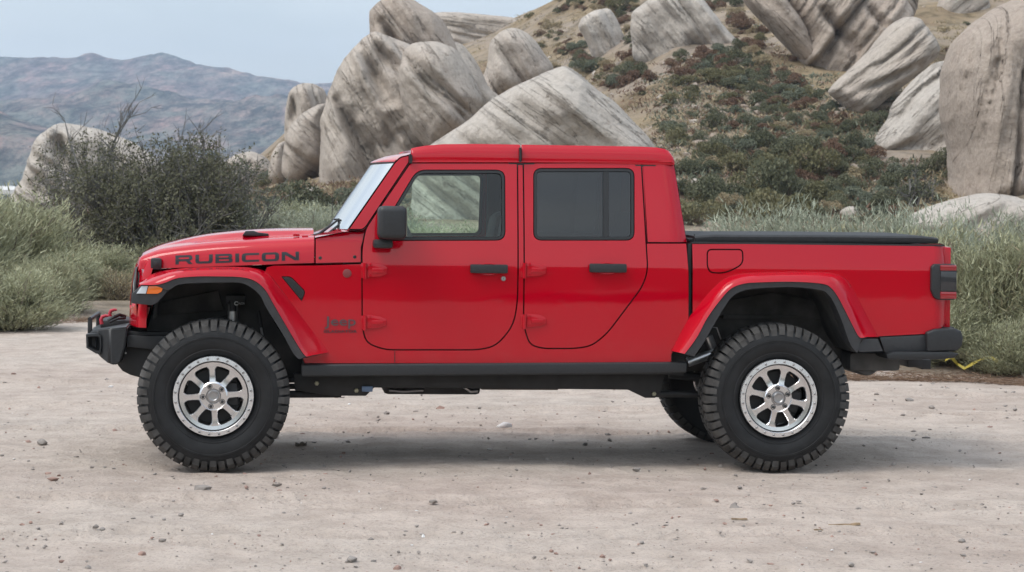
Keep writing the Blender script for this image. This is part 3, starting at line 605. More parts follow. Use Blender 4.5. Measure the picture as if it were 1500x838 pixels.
for (x0, x1, y0, y1, n_, wts, (w0, w1)) in zones:
    ks = list(wts); pr = np.array([wts[k] for k in ks]); pr = pr/pr.sum()
    for i in range(n_): place_shrub(ks[rng.choice(len(ks), p=pr)], rng.uniform(x0, x1), rng.uniform(y0, y1), rng.uniform(w0, w1)**1.0)
placed.sort(key=lambda q: -q[3])
print('shrubs placed', len(placed))
cnt_ = {}
for i, (key, px, py, wpx, h, s_) in enumerate(placed[:290]):
    o = link('hillside_shrub', SH[key][i % len(SH[key])], None, (h[0], h[1], h[2]-.05*s_)); o.rotation_euler = (0, 0, rng.uniform(0, 6.28)); k_ = rng.uniform(.85, 1.2)
    o.scale = (s_, s_, s_*k_*rng.uniform(1.0, 1.5))
    lab = f"{size_word(wpx)} {WORD[key]} shrub {where(px, py)}"; cnt_[lab] = cnt_.get(lab, 0)+1
    tag(o, lab, 'shrub', 'chaparral shrubs on the hillside')
VV = []; QQ = []; MI = []; off = 0; GC = {}
for (key, px, py, wpx, h, s_) in placed[290:]:
    if key not in GC:
        me = shrub_mesh('tmp', {'dark': 'leaf_dark', 'olive': 'leaf_olive', 'grey': 'leaf_grey', 'rust': 'leaf_rust', 'straw': 'leaf_straw'}[key], 5, 700, .09)
        co = np.zeros(len(me.vertices)*3, np.float32); me.vertices.foreach_get('co', co); vi = np.zeros(len(me.loops), np.int32); me.loops.foreach_get('vertex_index', vi); pm_ = np.zeros(len(me.polygons), np.int32); me.polygons.foreach_get('material_index', pm_); GC[key] = (co.reshape(-1, 3), vi.reshape(-1, 4), pm_)
    co, q_, pm_ = GC[key]; a_ = rng.uniform(0, 6.28); ca, sa = math.cos(a_), math.sin(a_)
    VV.append(np.stack([co[:, 0]*ca-co[:, 1]*sa, co[:, 0]*sa+co[:, 1]*ca, co[:, 2]], 1)*s_+h); QQ.append(q_+off); off += len(co); MI.append(np.where(pm_ == 1, 5, list(SH).index(key)))
if VV:
    o = link('low_brush', big_mesh('low_brush', np.concatenate(VV), np.concatenate(QQ), [M['leaf_dark'], M['leaf_olive'], M['leaf_grey'], M['leaf_rust'], M['leaf_straw'], M['stem']], mi=np.concatenate(MI))); tag(o, 'smallest scattered brush dotting the hillside', None, None, 'stuff')
# a low, uncountable cover of dry grass tufts and sprigs over the slope: one object
def cover(name, n, label, boxes, mats, lsz=.06, hgt=.25):
    V = []; Q = []; mi = []; off = 0; r = np.random.default_rng(len(name))
    for (x0, x1, y0, y1, k, m_) in boxes:
        px = r.uniform(x0, x1, k); py = r.uniform(y0, y1, k)
        hx, hy, hz_, ok = hit_many(px, py); ok &= ~on_rock_many(px, py, hy)
        for i_ in np.nonzero(ok)[0]:
            h = np.array([hx[i_], hy[i_], hz_[i_]]); q = r.integers(10, 20); sc = r.uniform(.15, .55)
            c = h+r.normal(size=(q, 3))*[sc, sc, .05]; tp = c+r.normal(size=(q, 3))*[.10, .10, .04]+[0, 0, .6*hgt*r.uniform(.4, 1)]
            v_, q_ = ribbons(c, tp, r.uniform(.02, .05, q), .1, 1, r); V.append(v_); Q.append(q_+off); off += len(v_); mi.append(np.full(len(q_), m_))
    me = big_mesh(name, np.concatenate(V), np.concatenate(Q), mats, mi=np.concatenate(mi)); o = link(name, me); tag(o, label, None, None, 'stuff'); return o
cover('dry_grass', 0, 'dry grass and low sprigs covering the hillside soil', [(880, 1350, 20, 330, 900, 0), (900, 1350, 60, 330, 700, 1), (960, 1350, 100, 330, 900, 2), (640, 900, 10, 150, 420, 0), (340, 620, 230, 335, 700, 0), (340, 620, 250, 335, 500, 1), (1370, 1480, 0, 110, 160, 0), (-50, 340, 285, 330, 500, 2), (1350, 1500, 240, 340, 200, 0)],
      [M['leaf_straw'], M['leaf_rust'], M['leaf_grey']])
# --- sagebrush / rabbitbrush, unit sized (about 1 m across and .8 high)
def sage_mesh(name, matkey, seed, n=19000, pointy=.5, hgt=.85):
    r = np.random.default_rng(seed); ns = 150
    az = r.uniform(0, 6.283, ns); el = r.uniform(.12, 1.5, ns)**.8; ln = r.uniform(.62, 1.0, ns)*(.55+.45*hgt*np.sin(el))
    d = np.stack([np.cos(az)*np.cos(el), np.sin(az)*np.cos(el), np.sin(el)], 1); tips = d*ln[:, None]*[.55, .55, 1.0]*[1, 1, hgt]
    b0 = r.normal(size=(ns, 3))*[.05, .05, .01]; V0, Q0 = ribbons(b0, tips*.97, np.full(ns, .007), .06, 3, r)
    # sprigs: fine upright leafy shoots round every stem
    k = r.integers(0, ns, n); t = r.uniform(.38, 1.0, n)**.7; base = b0[k]+(tips[k]-b0[k])*t[:, None]+r.normal(size=(n, 3))*.045
    out = d[k]*.75+r.normal(size=(n, 3))*.38; out[:, 2] = np.abs(out[:, 2])*.7+pointy; out /= np.linalg.norm(out, axis=1)[:, None]
    L_ = r.uniform(.03, .078, n)*(1.15-.3*t); V1, Q1 = ribbons(base, base+out*L_[:, None], r.uniform(.002, .0042, n), .06, 2, r)
    # dry inner sticks
    m_ = 500; k = r.integers(0, ns, m_); t = r.uniform(.05, .6, m_); base = b0[k]+(tips[k]-b0[k])*t[:, None]; out = d[k]+r.normal(size=(m_, 3))*.5
    V2, Q2 = ribbons(base, base+out*r.uniform(.08, .2, (m_, 1)), np.full(m_, .0028), .15, 2, r)
    V, Q, mi = join((V1, Q1, 0), (V0, Q0, 1), (V2, Q2, 1)); V[:, 2] = np.maximum(V[:, 2], -.02); V[:, 2] *= .93/np.percentile(V[:, 2], 99); V[:, :2] *= .52/np.percentile(np.abs(V[:, 0]), 97)
    return big_mesh(name, V, Q, [M[matkey], M['stem']], mi=mi)
SG = [sage_mesh('sagebrush', 'sage', 31), sage_mesh('sagebrush', 'sage', 32, pointy=.8, hgt=1.0), sage_mesh('sagebrush', 'sage', 33, pointy=.3)]
SP = [sage_mesh('sagebrush', 'sage_pale', 41, 20000, .6, .95), sage_mesh('sagebrush', 'sage_pale', 42, 20000, .9, 1.0)]
SS = [sage_mesh('straw_bush', 'leaf_straw', 51, 2600, .5, .8)]
def sage(meshes, i, px, base, wpx, hpx, label, group='sagebrush round the clearing', name='sagebrush', cat='bush', Y=None):
    Y = Y or (CAMH+.08)*F/(base-HZ); x = (px-750)/F*Y; z = float(ground_z(x, Y)); 
    o = link(name, meshes[i % len(meshes)], None, (x, Y, z-.01)); sx = wpx/F*Y/1.05; sz = hpx/F*Y/.93*.86
    o.scale = (sx, sx*.95, sz); o.rotation_euler = (0, 0, rng.uniform(0, 6.28)); tag(o, label, cat, group); return o
GL = 'sagebrush at the left edge of the clearing'; GR = 'sagebrush behind the truck bed'; GB = 'sagebrush along the far side of the clearing'
sage(SG, 0, 22, 462, 200, 168, 'tall olive sagebrush at the left edge, the highest of its clump', GL)
sage(SG, 1, -70, 470, 210, 178, 'sagebrush cut by the left edge of the photo, rearmost of its clump', GL)
sage(SG, 2, 96, 466, 130, 84, 'low pale sagebrush between the left clump and the front bumper', GL)
sage(SG, 1, 20, 500, 150, 98, 'nearest low sagebrush at the left edge, touching the sand', GL)
sage(SG, 0, 66, 482, 110, 92, 'round sagebrush in the middle of the left clump, beside the sand', GL)
sage(SS, 0, 140, 462, 66, 44, 'small dry straw bush just left of the front bumper', GL, 'straw_bush')
sage(SG, 2, -60, 500, 150, 110, 'sagebrush partly outside the left edge, in front of its clump', GL)
sage(SS, 0, 196, 440, 90, 60, 'yellow-green weed tuft under the bare shrub, above the winch', GL, 'straw_bush')
sage(SG, 1, 60, 420, 170, 105, 'brownish sagebrush behind the left clump, under the leaning boulder', GL)
sage(SG, 0, -30, 400, 170, 100, 'distant sagebrush behind the left clump at the photo edge', GL)
sage(SS, 0, 172, 466, 90, 62, 'dry weed clump right beside the front bumper', GL, 'straw_bush')
sage(SG, 2, 150, 452, 110, 80, 'dusty sagebrush behind the dry straw bush, left of the front bumper', GL)
sage(SS, 0, 120, 448, 100, 60, 'yellow-green weeds between the low sagebrush and the bare shrub', GL, 'straw_bush')
sage(SG, 0, 240, 446, 110, 84, 'sagebrush under the big dark shrub, hidden by the grille', GL)
# right: dense band behind the bed and bumper
rr = [(1250,538,170,192,0,'sagebrush directly behind the rear flare and bed corner'), (1345,536,180,205,1,'tall grey sagebrush directly behind the tail light'), (1440,540,180,200,0,'broad sagebrush right of the rear bumper'),
      (1520,542,170,195,2,'sagebrush cut by the right edge of the photo'), (1395,546,130,110,2,'low sagebrush leaning out over the sand right of the bumper'), (1480,552,110,90,1,'small sagebrush at the sand edge, nearest the right edge'),
      (1600,540,190,200,1,'sagebrush just past the right edge of the photo')]
for (px, b_, w_, h_, i, lab) in rr: sage(SG, i, px, b_, w_*1.15, h_, lab, GR)
rp = [(1130,500,150,180,0,'palest silvery sagebrush above the front half of the bed cover'), (1065,490,120,140,1,'pale sagebrush close behind the rear corner of the cab'), (1205,505,130,178,1,'pale sagebrush above the middle of the bed cover'), (1285,510,140,182,0,'pale sagebrush above the rear third of the bed cover'),
      (1365,512,140,188,1,'pale sagebrush above the rear end of the bed cover'), (1440,508,140,178,0,'pale sagebrush behind the broad one right of the bumper'), (1510,505,150,172,1,'pale sagebrush in the second row at the right edge')]
for (px, b_, w_, h_, i, lab) in rp: sage(SP, i, px, b_, w_*1.25, h_*1.13, lab, GR)
# far side, seen between hood and windshield and under the truck
for (px, b_, w_, h_, i, lab) in [(385,400,110,90,0,'sagebrush above the hood scoop, beside the bare shrub'), (430,398,120,96,1,'sagebrush above the rear half of the hood'), (478,402,110,94,0,'sagebrush above the hood hinge'), (520,398,110,88,1,'sagebrush showing past the windshield base'), (570,402,120,90,0,'sagebrush seen low through the cab behind the mirror'), (330,396,110,84,1,'sagebrush in front of the bare shrub, above the hood nose')]:
    sage(SG if i else SP, i, px, b_, w_, h_, lab, GB)
for k, (px, lab) in enumerate([(640, 'sagebrush seen low through the front door window'), (720, 'sagebrush hidden behind the door pillar'), (800, 'sagebrush behind the rear door'), (880, 'sagebrush behind the rear door handle'), (960, 'sagebrush behind the cab corner')]):
    sage(SG, k, px, 430, 150, 96, lab, GB)
# --- bare twiggy shrubs
def twig_shrub(name, px, base, hpx, seed, label, spread, leafy, leafkey, n0=16, grp='bare shrubs behind the front of the truck', Y=None, leafsz=.03, depth_=5, wpx=200):
    Y = Y or (CAMH+.1)*F/(base-HZ); x = (px-750)/F*Y; z = float(ground_z(x, Y)); H = hpx/F*Y; r = np.random.default_rng(seed)
    root = empty(name, (x, Y, z-.03)); tag(root, label, 'shrub', grp)
    P_ = np.array([[0, 0, 0.]]*n0)+r.normal(size=(n0, 3))*[.15, .15, 0]; az = r.uniform(0, 6.283, n0); el = r.uniform(.35, 1.45, n0)
    D = np.stack([np.cos(az)*np.cos(el)*spread, np.sin(az)*np.cos(el)*spread, np.sin(el)], 1); D /= np.linalg.norm(D, axis=1)[:, None]
    Lh = np.full(n0, H*.36); wd = .028; VS = []; QS = []; off = 0; tips = []
    for lev in range(depth_):
        E = P_+D*(Lh*r.uniform(.7, 1.2, len(Lh)))[:, None]; v_, q_ = ribbons(P_, E, np.full(len(P_), wd), .07, 2, r); VS.append(v_); QS.append(q_+off); off += len(v_)
        v_, q_ = ribbons(P_, E, np.full(len(P_), wd), .0, 1, r); VS.append(v_); QS.append(q_+off); off += len(v_)
        if lev >= 1: tips.append(np.concatenate([P_+(E-P_)*t for t in (.5, .8, 1.)]))
        kk = 4 if lev < 2 else 3; t = r.uniform(.35, 1, (len(P_), kk)); t[:, 0] = 1
        Pn = (P_[:, None]+(E-P_)[:, None]*t[..., None]).reshape(-1, 3); Dn = np.repeat(D, kk, 0)+r.normal(size=(len(P_)*kk, 3))*.50+[0, 0, .10]; Dn /= np.linalg.norm(Dn, axis=1)[:, None]
        Lh = np.repeat(Lh, kk)*r.uniform(.45, .75, len(Pn)); P_ = Pn; D = Dn; wd *= .58
        if len(P_) > 9000: break
    V = np.concatenate(VS); V[:, 2] = np.maximum(V[:, 2], .0); kz = H/np.percentile(V[:, 2], 97.5); kx = (wpx/F*Y*.5)/np.percentile(np.abs(V[:, 0]), 98); V = V*[kx, kx, kz]
    link('branches', big_mesh('branches', V, np.concatenate(QS), M['twig']), root)
    T = np.concatenate(tips)*[kx, kx, kz]; T = T[(T[:, 2] > .15) & (T[:, 2] < H*1.04)]; c = T[r.choice(len(T), leafy)]+r.normal(size=(leafy, 3))*.045
    v_, q_ = leaves(c, leafsz*r.uniform(.6, 1.3, leafy), r, .5, .4); link('foliage', big_mesh('foliage', v_, q_, M[leafkey]), root); return root
twig_shrub('bare_shrub', 208, 440, 222, 3, 'big dark shrub with bare grey branches behind the front grille', 1.0, 26000, 'leaf_shrub', 20, wpx=290)
twig_shrub('bare_shrub', 312, 436, 178, 4, 'grey twiggy shrub showing above the hood nose', 1.25, 6500, 'leaf_grey', 16, wpx=200)
twig_shrub('bare_shrub', 120, 428, 200, 5, 'thin grey shrub between the left sagebrush and the big dark shrub', 1.1, 3500, 'leaf_dark', 13, wpx=150)
twig_shrub('bare_shrub', 262, 444, 205, 8, 'dark leafy shrub between the two grey shrubs above the hood nose', .9, 22000, 'leaf_shrub', 18, wpx=210)
twig_shrub('bare_tree', 1352, 275, 50, 6, 'small dark leafless tree below the bleached white slab', 1.0, 1200, 'leaf_dark', 9, None, 74, .05, 4, wpx=74)
twig_shrub('bare_shrub', 1405, 332, 38, 7, 'small leafless bush on the low rock shelf', 1.2, 120, 'leaf_grey', 8, None, 58, .03, 4, wpx=50)
# --- litter on the sand edge, sticks, tape
r = np.random.default_rng(5); n = 5200; px = np.concatenate([r.uniform(880, 1560, n*3//4), r.uniform(-60, 230, n//4)]); Y = sand_edge(px)+np.abs(r.normal(size=n))**1.3*.34*(1+(px < 300))-.08+.02; x = (px-750)/F*Y
c = np.stack([x, Y, ground_z(x, Y)+.012], 1); d = r.normal(size=(n, 3))*[.07, .05, .012]
v_, q_ = ribbons(c-d, c+d+[0, 0, .012], r.uniform(.002, .004, n), .1, 2, r); o = link('plant_litter', big_mesh('plant_litter', v_, q_, M['leaf_rust'])); tag(o, 'reddish dry straw litter along the edge of the sand', None, None, 'stuff')
def on_ground(px, py, dz=0):
    Y = CAMH*F/(py-HZ)
    for _ in range(8):
        x = (px-750)/F*Y; z = float(ground_z(x, Y)); Y = (CAMH-z)*F/(py-HZ)
    x = (px-750)/F*Y; return Vector((x, Y, float(ground_z(x, Y))+dz))
def stick(name, pts, r_, mt, label, cat, kind=None):
    P_ = [on_ground(a, b_, c_) for (a, b_, c_) in pts]; base = P_[0]; o = MB().tube([p-base for p in P_], r_, 6).build(name, mt, loc=base); tag(o, label, cat); return o
stick('dry_stick', [(1480,540,.02), (1455,528,.25), (1450,518,.45), (1438,509,.62), (1430,503,.7)], [.014, .012, .01, .008, .005], simple('dry_stick_wood', (.38, .33, .26), .9), 'bent pale dry branch standing out of the bush at the right edge', 'branch')
stick('dry_stick', [(1500,548,.02), (1482,540,.10), (1465,530,.22), (1450,522,.3)], [.012, .01, .008, .005], bpy.data.materials['dry_stick_wood'], 'shorter pale branch crossing the bent one at the right edge', 'branch')
V = []; Fc = []; P_ = [on_ground(a, b_, c_) for a, b_, c_ in [(1384,544,.12), (1392,545,.16), (1402,545,.08), (1412,549,.05), (1424,546,.10), (1436,544,.15), (1450,544,.17), (1462,545,.12)]]
for i, p in enumerate(P_): V += [p, p+Vector((.01, 0, .028+.01*math.sin(i*2))), ]
Fc = [(2*i, 2*i+2, 2*i+3, 2*i+1) for i in range(len(P_)-1)]; b0 = V[0].copy()
o = obj('yellow_tape', [v-b0 for v in V], Fc, simple('yellow_tape', (.42, .34, .06), .4), loc=b0); sm = o.modifiers.new('thick', 'SOLIDIFY'); sm.thickness = .003; tag(o, 'scrap of yellow tape tangled in the bush behind the rear bumper', 'tape')
# plank chip, foil scraps, stones on the sand
def chip(name, px, py, L_, w_, h_, rz, mt, label, cat, grp=None):
    p = on_ground(px, py); rr_ = np.random.default_rng(int(px)); vs = []
    for i in range(7):
        t = i/6-.5; ww = w_*(.5+rr_.uniform(.2, .5)); hh = h_*(.6+rr_.uniform(0, .5)); y_ = rr_.uniform(-.1, .1)*w_
        vs += [(t*L_, y_-ww/2, 0), (t*L_, y_+ww/2, 0), (t*L_, y_+ww/2*.8, hh), (t*L_, y_-ww/2*.8, hh)]
    fs = []
    for i in range(6):
        for k in range(4): fs.append((4*i+k, 4*i+(k+1) % 4, 4*i+4+(k+1) % 4, 4*i+4+k))
    fs += [(3, 2, 1, 0), (24, 25, 26, 27)]; o = obj(name, vs, fs, mt, loc=p, angle=30); o.rotation_euler = (0, R(rr_.uniform(-4, 4)), R(rz)); tag(o, label, cat, grp); return o
wood = simple('splintered_wood', (.26, .19, .12), .9, nscale=30, namp=.35)
chip('wood_chip', 1237, 770, .165, .022, .012, -6, wood, 'flat splinter of wood lying on the sand at lower right', 'wood chip')
chip('wood_chip', 1083, 761, .085, .018, .008, 4, wood, 'thin dark twig lying left of the wood splinter', 'twig')
chip('wood_chip', 1199, 777, .05, .012, .008, 18, wood, 'short dark twig just left below the wood splinter', 'twig')
chip('bark_scrap', 441, 654, .075, .05, .03, 0, M['bark'], 'dark torn scrap of bark right of the front tyre', 'bark')
def stones(specs):
    protos = {}
    for (px, py, wpx, key, label) in specs:
        p = on_ground(px, py); Y = p.y; r_ = wpx/F*Y*.5; kk = (key, int(px) % 4)
        if kk not in protos: protos[kk] = stone_mesh('stone', 1, .62, key, 60+len(protos))
        o = link('stone', protos[kk], None, p+Vector((0, 0, r_*.25))); o.scale = (r_, r_, r_); o.rotation_euler = (0, 0, rng.uniform(0, 6)); tag(o, label, 'stone', 'loose stones on the sand')
stones([(740,628,24,'stone_white','white stone on the sand beneath the doors of the truck'), (62,650,17,'stone','grey stone on the sand at the left, level with the front tyre'), (516,822,20,'stone','grey stone at the bottom edge left of centre'), (208,813,13,'stone_red','reddish stone at the bottom edge, lower left'),
        (129,833,12,'stone','small grey stone at the bottom edge near the lower left corner'), (582,834,14,'stone_red','reddish stone at the bottom edge right of the grey one'), (932,689,12,'stone','bluish grey scrap of stone on the sand between the rear tyre and the doors'), (1083,715,8,'stone','small stone below the rear tyre'),
        (361,715,9,'stone_red','small pinkish stone on the sand below the right of the front tyre'), (240,762,8,'stone','small dark stone below left of the front tyre'), (265,755,9,'stone','small dark stone below the front tyre'), (475,716,7,'stone','tiny stone on the sand below the front door'), (1409,794,12,'stone','brown stone at the lower right beyond the wood splinter'),
        (1247,841-12,12,'stone','dark stone at the bottom edge, lower right'), (940,796,9,'stone','small grey stone in the lower middle of the sand'), (1487,601,8,'stone','small black stone on the sand at the right edge'), (1365,598,10,'stone','small dark stone right of the rear tyre, far on the sand'), (345,716-72,7,'stone','tiny dark stone just left of the front tyre contact'),
        (150,776,9,'stone','small flat stone on the sand in the lower left'), (808,808,8,'stone_red','small red stone at the bottom, lower middle'), (1162,738,7,'stone','tiny stone on the sand right below the rear tyre'), (45,766,7,'stone_red','tiny reddish stone at the lower left')])
# fine gravel: thousands of bits, one object
r = np.random.default_rng(77); base_me = []; ico = bmesh.new(); bmesh.ops.create_icosphere(ico, subdivisions=1, radius=1); iv = np.array([v.co[:] for v in ico.verts]); ico.verts.index_update(); fi = np.array([[v.index for v in f.verts] for f in ico.faces]); ico.free()
n = 3600; py = 545+(r.random(n)**.8)*330; px = r.uniform(-60, 1560, n); Y = CAMH*F/(py-HZ); x = (px-750)/F*Y; x = x[Y < 21]; Y = Y[Y < 21]; n = len(x); z = ground_z(x, Y); s_ = .0042*np.exp(r.normal(size=n)*.55)*(Y/12); clump = fbm(x*.9, Y*.9, 6.6, 3); keep = r.random(n) < .35+2.2*np.clip(clump+.1, 0, 1); x, Y, z, s_ = x[keep], Y[keep], z[keep], s_[keep]; n = len(x)
jit = iv[None]*(1+.35*r.normal(size=(n, len(iv), 1)))*s_[:, None, None]*np.stack([r.uniform(.8, 1.6, n), r.uniform(.7, 1.2, n), r.uniform(.5, .9, n)], 1)[:, None]
V = (jit+np.stack([x, Y, z+s_*.2], 1)[:, None]).reshape(-1, 3); Q = (fi[None]+np.arange(n)[:, None, None]*len(iv)).reshape(-1, 3)
o = link('gravel', big_mesh('gravel', V, Q, [M['stone'], M['stone_red'], M['stone_white']], mi=np.repeat(r.choice(3, n, p=[.76, .21, .03]), len(fi)))); tag(o, 'fine dark gravel scattered over the sand', None, None, 'stuff')
# scree: small pale stones all over the slope, one object
r = np.random.default_rng(91); px = r.uniform(780, 1380, 900); py = 10+r.random(900)*300; hx, hy, hz_, ok = hit_many(px, py); ok &= ~on_rock_many(px, py, hy); ok &= r.random(900) < .35+.9*np.clip(fbm(px*.02, py*.02, 3.)+.1, 0, 1)
hx, hy, hz_ = hx[ok], hy[ok], hz_[ok]; n = len(hx); s_ = .10*np.exp(r.normal(size=n)*.5)
V = (iv[None]*(1+.25*r.normal(size=(n, len(iv), 1)))*s_[:, None, None]*np.stack([r.uniform(.9, 1.8, n), r.uniform(.7, 1.2, n), r.uniform(.5, .8, n)], 1)[:, None]+np.stack([hx, hy, hz_+s_*.15], 1)[:, None]).reshape(-1, 3)
Q = (fi[None]+np.arange(n)[:, None, None]*len(iv)).reshape(-1, 3); o = link('scree', big_mesh('scree', V, Q, [M['rock'], M['rock_pink']], mi=np.repeat(r.choice(2, n), len(fi)))); tag(o, 'small pale loose stones strewn over the hillside', None, None, 'stuff')
# boulders loose on the hillside
for i, (px, py, wpx, lab) in enumerate([(1112,268,22,'pinkish boulder among green shrubs above the bed cover'), (1245,318,30,'tan boulder half buried under the low rock shelf slope'), (1350,292,22,'pale round boulder left of the giant right rock'), (1290,202,16,'small pale boulder under the tilted block'),
                     (1018,160,14,'small pinkish boulder in the gully over the cab rear'), (1060,170,18,'pinkish boulder on the bare scree above the bed cover'), (1150,205,14,'small boulder on the slope under the cleft wall'), (455,286,26,'pale boulder on the slope above the rear of the hood'), (548,300,20,'pinkish boulder at the windshield edge'), (488,300,20,'low pale boulder above the windshield base'), (1020,275,20,'small tan boulder beside the cab rear corner')]):
    h = hit(px, py, 34)
    if h is None: continue
    r_ = wpx/F*h[1]*.5; o = link('hillside_boulder', stone_mesh('hillside_boulder', r_, .7, 'rock_pink' if 'pink' in lab else 'rock_white', 200+i), None, (h[0], h[1], h[2]+r_*.2)); tag(o, lab, 'boulder', 'loose boulders on the hillside')
# ================================================================ the truck
Dx, Dz = math.cos(AYAW), math.sin(AYAW)
PITCH = math.atan(.0465/3.487)
TM = Matrix.Rotation(AYAW, 4, 'Z') @ Matrix.Rotation(PITCH, 4, 'Y')
# local frame: x toward the tail, y away from the camera, z up; origin on the ground under the front hub's outer face
_f = Vector(((312.6-750)/F*YF, YF, CAMH+(HZ-580.6)/F*YF))      # centre of the near front rim
TM.translation = _f - (TM.to_3x3() @ Vector((0, .03, .4565)))
TI = TM.inverted(); CL = TI @ Vector((0, 0, CAMH)); TI3 = TI.to_3x3()
def Lp(px, py, v=0.0):
    d = TI3 @ Vector(((px-750)/F, 1, (HZ-py)/F)); t = (v-CL.y)/d.y; return CL+d*t
def Lf(px, py, vf):
    p = Lp(px, py, .15)
    for _ in range(5): p = Lp(px, py, vf(p.x, p.z))
    return p
VC = 0.97      # centre line
truck = empty('pickup_truck'); truck.matrix_world = TM
tag(truck, 'red four-door pickup truck lifted on big off-road tyres, parked side-on', 'pickup truck')
# ---- materials
def paint():
    m, N, K, b = mat('red_paint'); t = N.new('ShaderNodeTexCoord')
    b.inputs['Base Color'].default_value = (.43, .0006, .0115, 1); b.inputs['Roughness'].default_value = .45; b.inputs['Specular IOR Level'].default_value = 0; b.inputs['Metallic'].default_value = 0
    b.inputs['Coat Weight'].default_value = 1; b.inputs['Coat Roughness'].default_value = .025; b.inputs['Coat IOR'].default_value = 1.48
    n = noise(N, K, t.outputs['Object'], 3.2, 2); u = bump(N, K, b, n.outputs['Fac'], .05, .01); K.new(u, b.inputs['Coat Normal'])
    # faint dust near the sills
    s_ = N.new('ShaderNodeSeparateXYZ'); K.new(t.outputs['Object'], s_.inputs[0]); n2 = noise(N, K, t.outputs['Object'], 9, 6)
    mr = N.new('ShaderNodeMapRange'); mr.inputs['From Min'].default_value = .95; mr.inputs['From Max'].default_value = .62; mr.inputs['To Max'].default_value = .06; K.new(s_.outputs['Z'], mr.inputs['Value'])
    mm = N.new('ShaderNodeMath'); mm.operation = 'MULTIPLY'; K.new(mr.outputs[0], mm.inputs[0]); K.new(n2.outputs['Fac'], mm.inputs[1])
    x = mixc(N, K, mm.outputs[0], (.43, .0006, .0115), (.36, .26, .2)); K.new(x, b.inputs['Base Color']); return m
PAINT = paint()
PLAS = simple('black_plastic', (.017, .018, .020), .48, nscale=60, namp=.2, bumps=(260, .25, .001))
PLASG = simple('flare_plastic', (.030, .031, .034), .55, nscale=25, namp=.2)
DARK = simple('chassis_black', (.018, .018, .019), .6, nscale=7, namp=.5)
DUST = simple('dusty_liner', (.060, .058, .054), .9, nscale=5, namp=.6)
RUB = simple('window_rubber', (.012, .012, .013), .45)
ALU = simple('machined_aluminium', (.68, .68, .69), .18, .95, nscale=30, namp=.06)
ALU2 = simple('brushed_ring', (.72, .72, .73), .27, .75, nscale=40, namp=.05)
STEEL = simple('steel', (.42, .42, .43), .3, 1)
TYRE = simple('tyre_rubber', (.011, .0112, .012), .58, nscale=9, namp=.5, bumps=(70, .15, .002), spec=.35)
TREAD = simple('tread_rubber', (.046, .0435, .041), .75, nscale=12, namp=.65)
DECAL = simple('dark_grey_decal', (.012, .015, .022), .45)
BADGE = simple('grey_badge', (.09, .09, .10), .35, .5)
CLOTHM = simple('soft_cover', (.016, .017, .019), .7, nscale=30, namp=.3, bumps=(500, .2, .001))
SEATM = simple('seat_fabric', (.02, .02, .022), .8)
AMBER = simple('amber_lens', (.80, .16, .01), .15, coat=.6); CLEAR = simple('clear_lens', (.62, .66, .70), .12, coat=1)
REDL = simple('red_lens', (.26, .006, .012), .12, coat=1); DKL = simple('dark_lens', (.02, .021, .025), .2, coat=.6)
REDM = simple('tow_hook_red', (.45, .03, .05), .4); WHT = simple('white_print', (.7, .7, .7), .5)
def glassm(name, tint, ior=1.6):
    m = bpy.data.materials.new(name); m.use_nodes = True; N = m.node_tree.nodes; K = m.node_tree.links; N.remove(N['Principled BSDF'])
    tr = N.new('ShaderNodeBsdfTransparent'); tr.inputs[0].default_value = (*tint, 1); gl = N.new('ShaderNodeBsdfGlossy'); gl.inputs['Roughness'].default_value = .01
    fr = N.new('ShaderNodeFresnel'); fr.inputs['IOR'].default_value = ior; ms = N.new('ShaderNodeMixShader'); K.new(fr.outputs[0], ms.inputs[0]); K.new(tr.outputs[0], ms.inputs[1]); K.new(gl.outputs[0], ms.inputs[2])
    K.new(ms.outputs[0], N['Material Output'].inputs['Surface']); return m
G_FRONT = glassm('green_tint_glass', (.86, .97, .91)); G_DARK = glassm('privacy_glass', (.09, .105, .12), ior=1.8); G_WS = glassm('windshield_glass', (.72, .80, .78))

# ---- body side surface: distance in from the outer tyre face, by (x, height)
WC = Lp(640, 389, .15).z; WCOWL = Lp(461, 380, .2).x; WBELT = Lp(650, 355, .15).z
def vb(u, w):
    d = w-WC; k = .004; sp = k*math.log1p(math.exp(max(-60, min(60, d/k)))) if d/k < 40 else d
    v = .150+.15*sp+(.06*max(0, d-.17)**1.15 if d > .17 else 0)
    lo = max(0, WC-.30-w); v += .05*lo*lo
    fr = max(0, .62-u); v += .10*fr**1.25 if u < .62 else 0
    return v
vbn = lambda p: vb(p.x, p.z)
def rounded(poly, r, n=5):
    """round the corners of a px polygon; r scalar or list"""
    P_ = [np.array(p[:2], float) for p in poly]; out = []
    for i, p in enumerate(P_):
        rr = poly[i][2] if len(poly[i]) > 2 else r; a = P_[i-1]-p; b_ = P_[(i+1) % len(P_)]-p; la, lb = np.hypot(*a), np.hypot(*b_); q = min(rr, la*.48, lb*.48)
        if q < .3: out.append(tuple(p)); continue
        s_, e = p+a/la*q, p+b_/lb*q
        for k in range(n+1): t = k/n; out.append(tuple((1-t)**2*s_+2*t*(1-t)*p+t*t*e))
    return out
def dens(P_, step):
    out = []
    for i, p in enumerate(P_):
        q = P_[(i+1) % len(P_)]; d = math.dist(p, q); n = max(1, int(math.ceil(d/step)))
        for k in range(n): out.append((p[0]+(q[0]-p[0])*k/n, p[1]+(q[1]-p[1])*k/n))
    return out
def area2(P_): return sum(P_[i-1][0]*P_[i][1]-P_[i][0]*P_[i-1][1] for i in range(len(P_)))
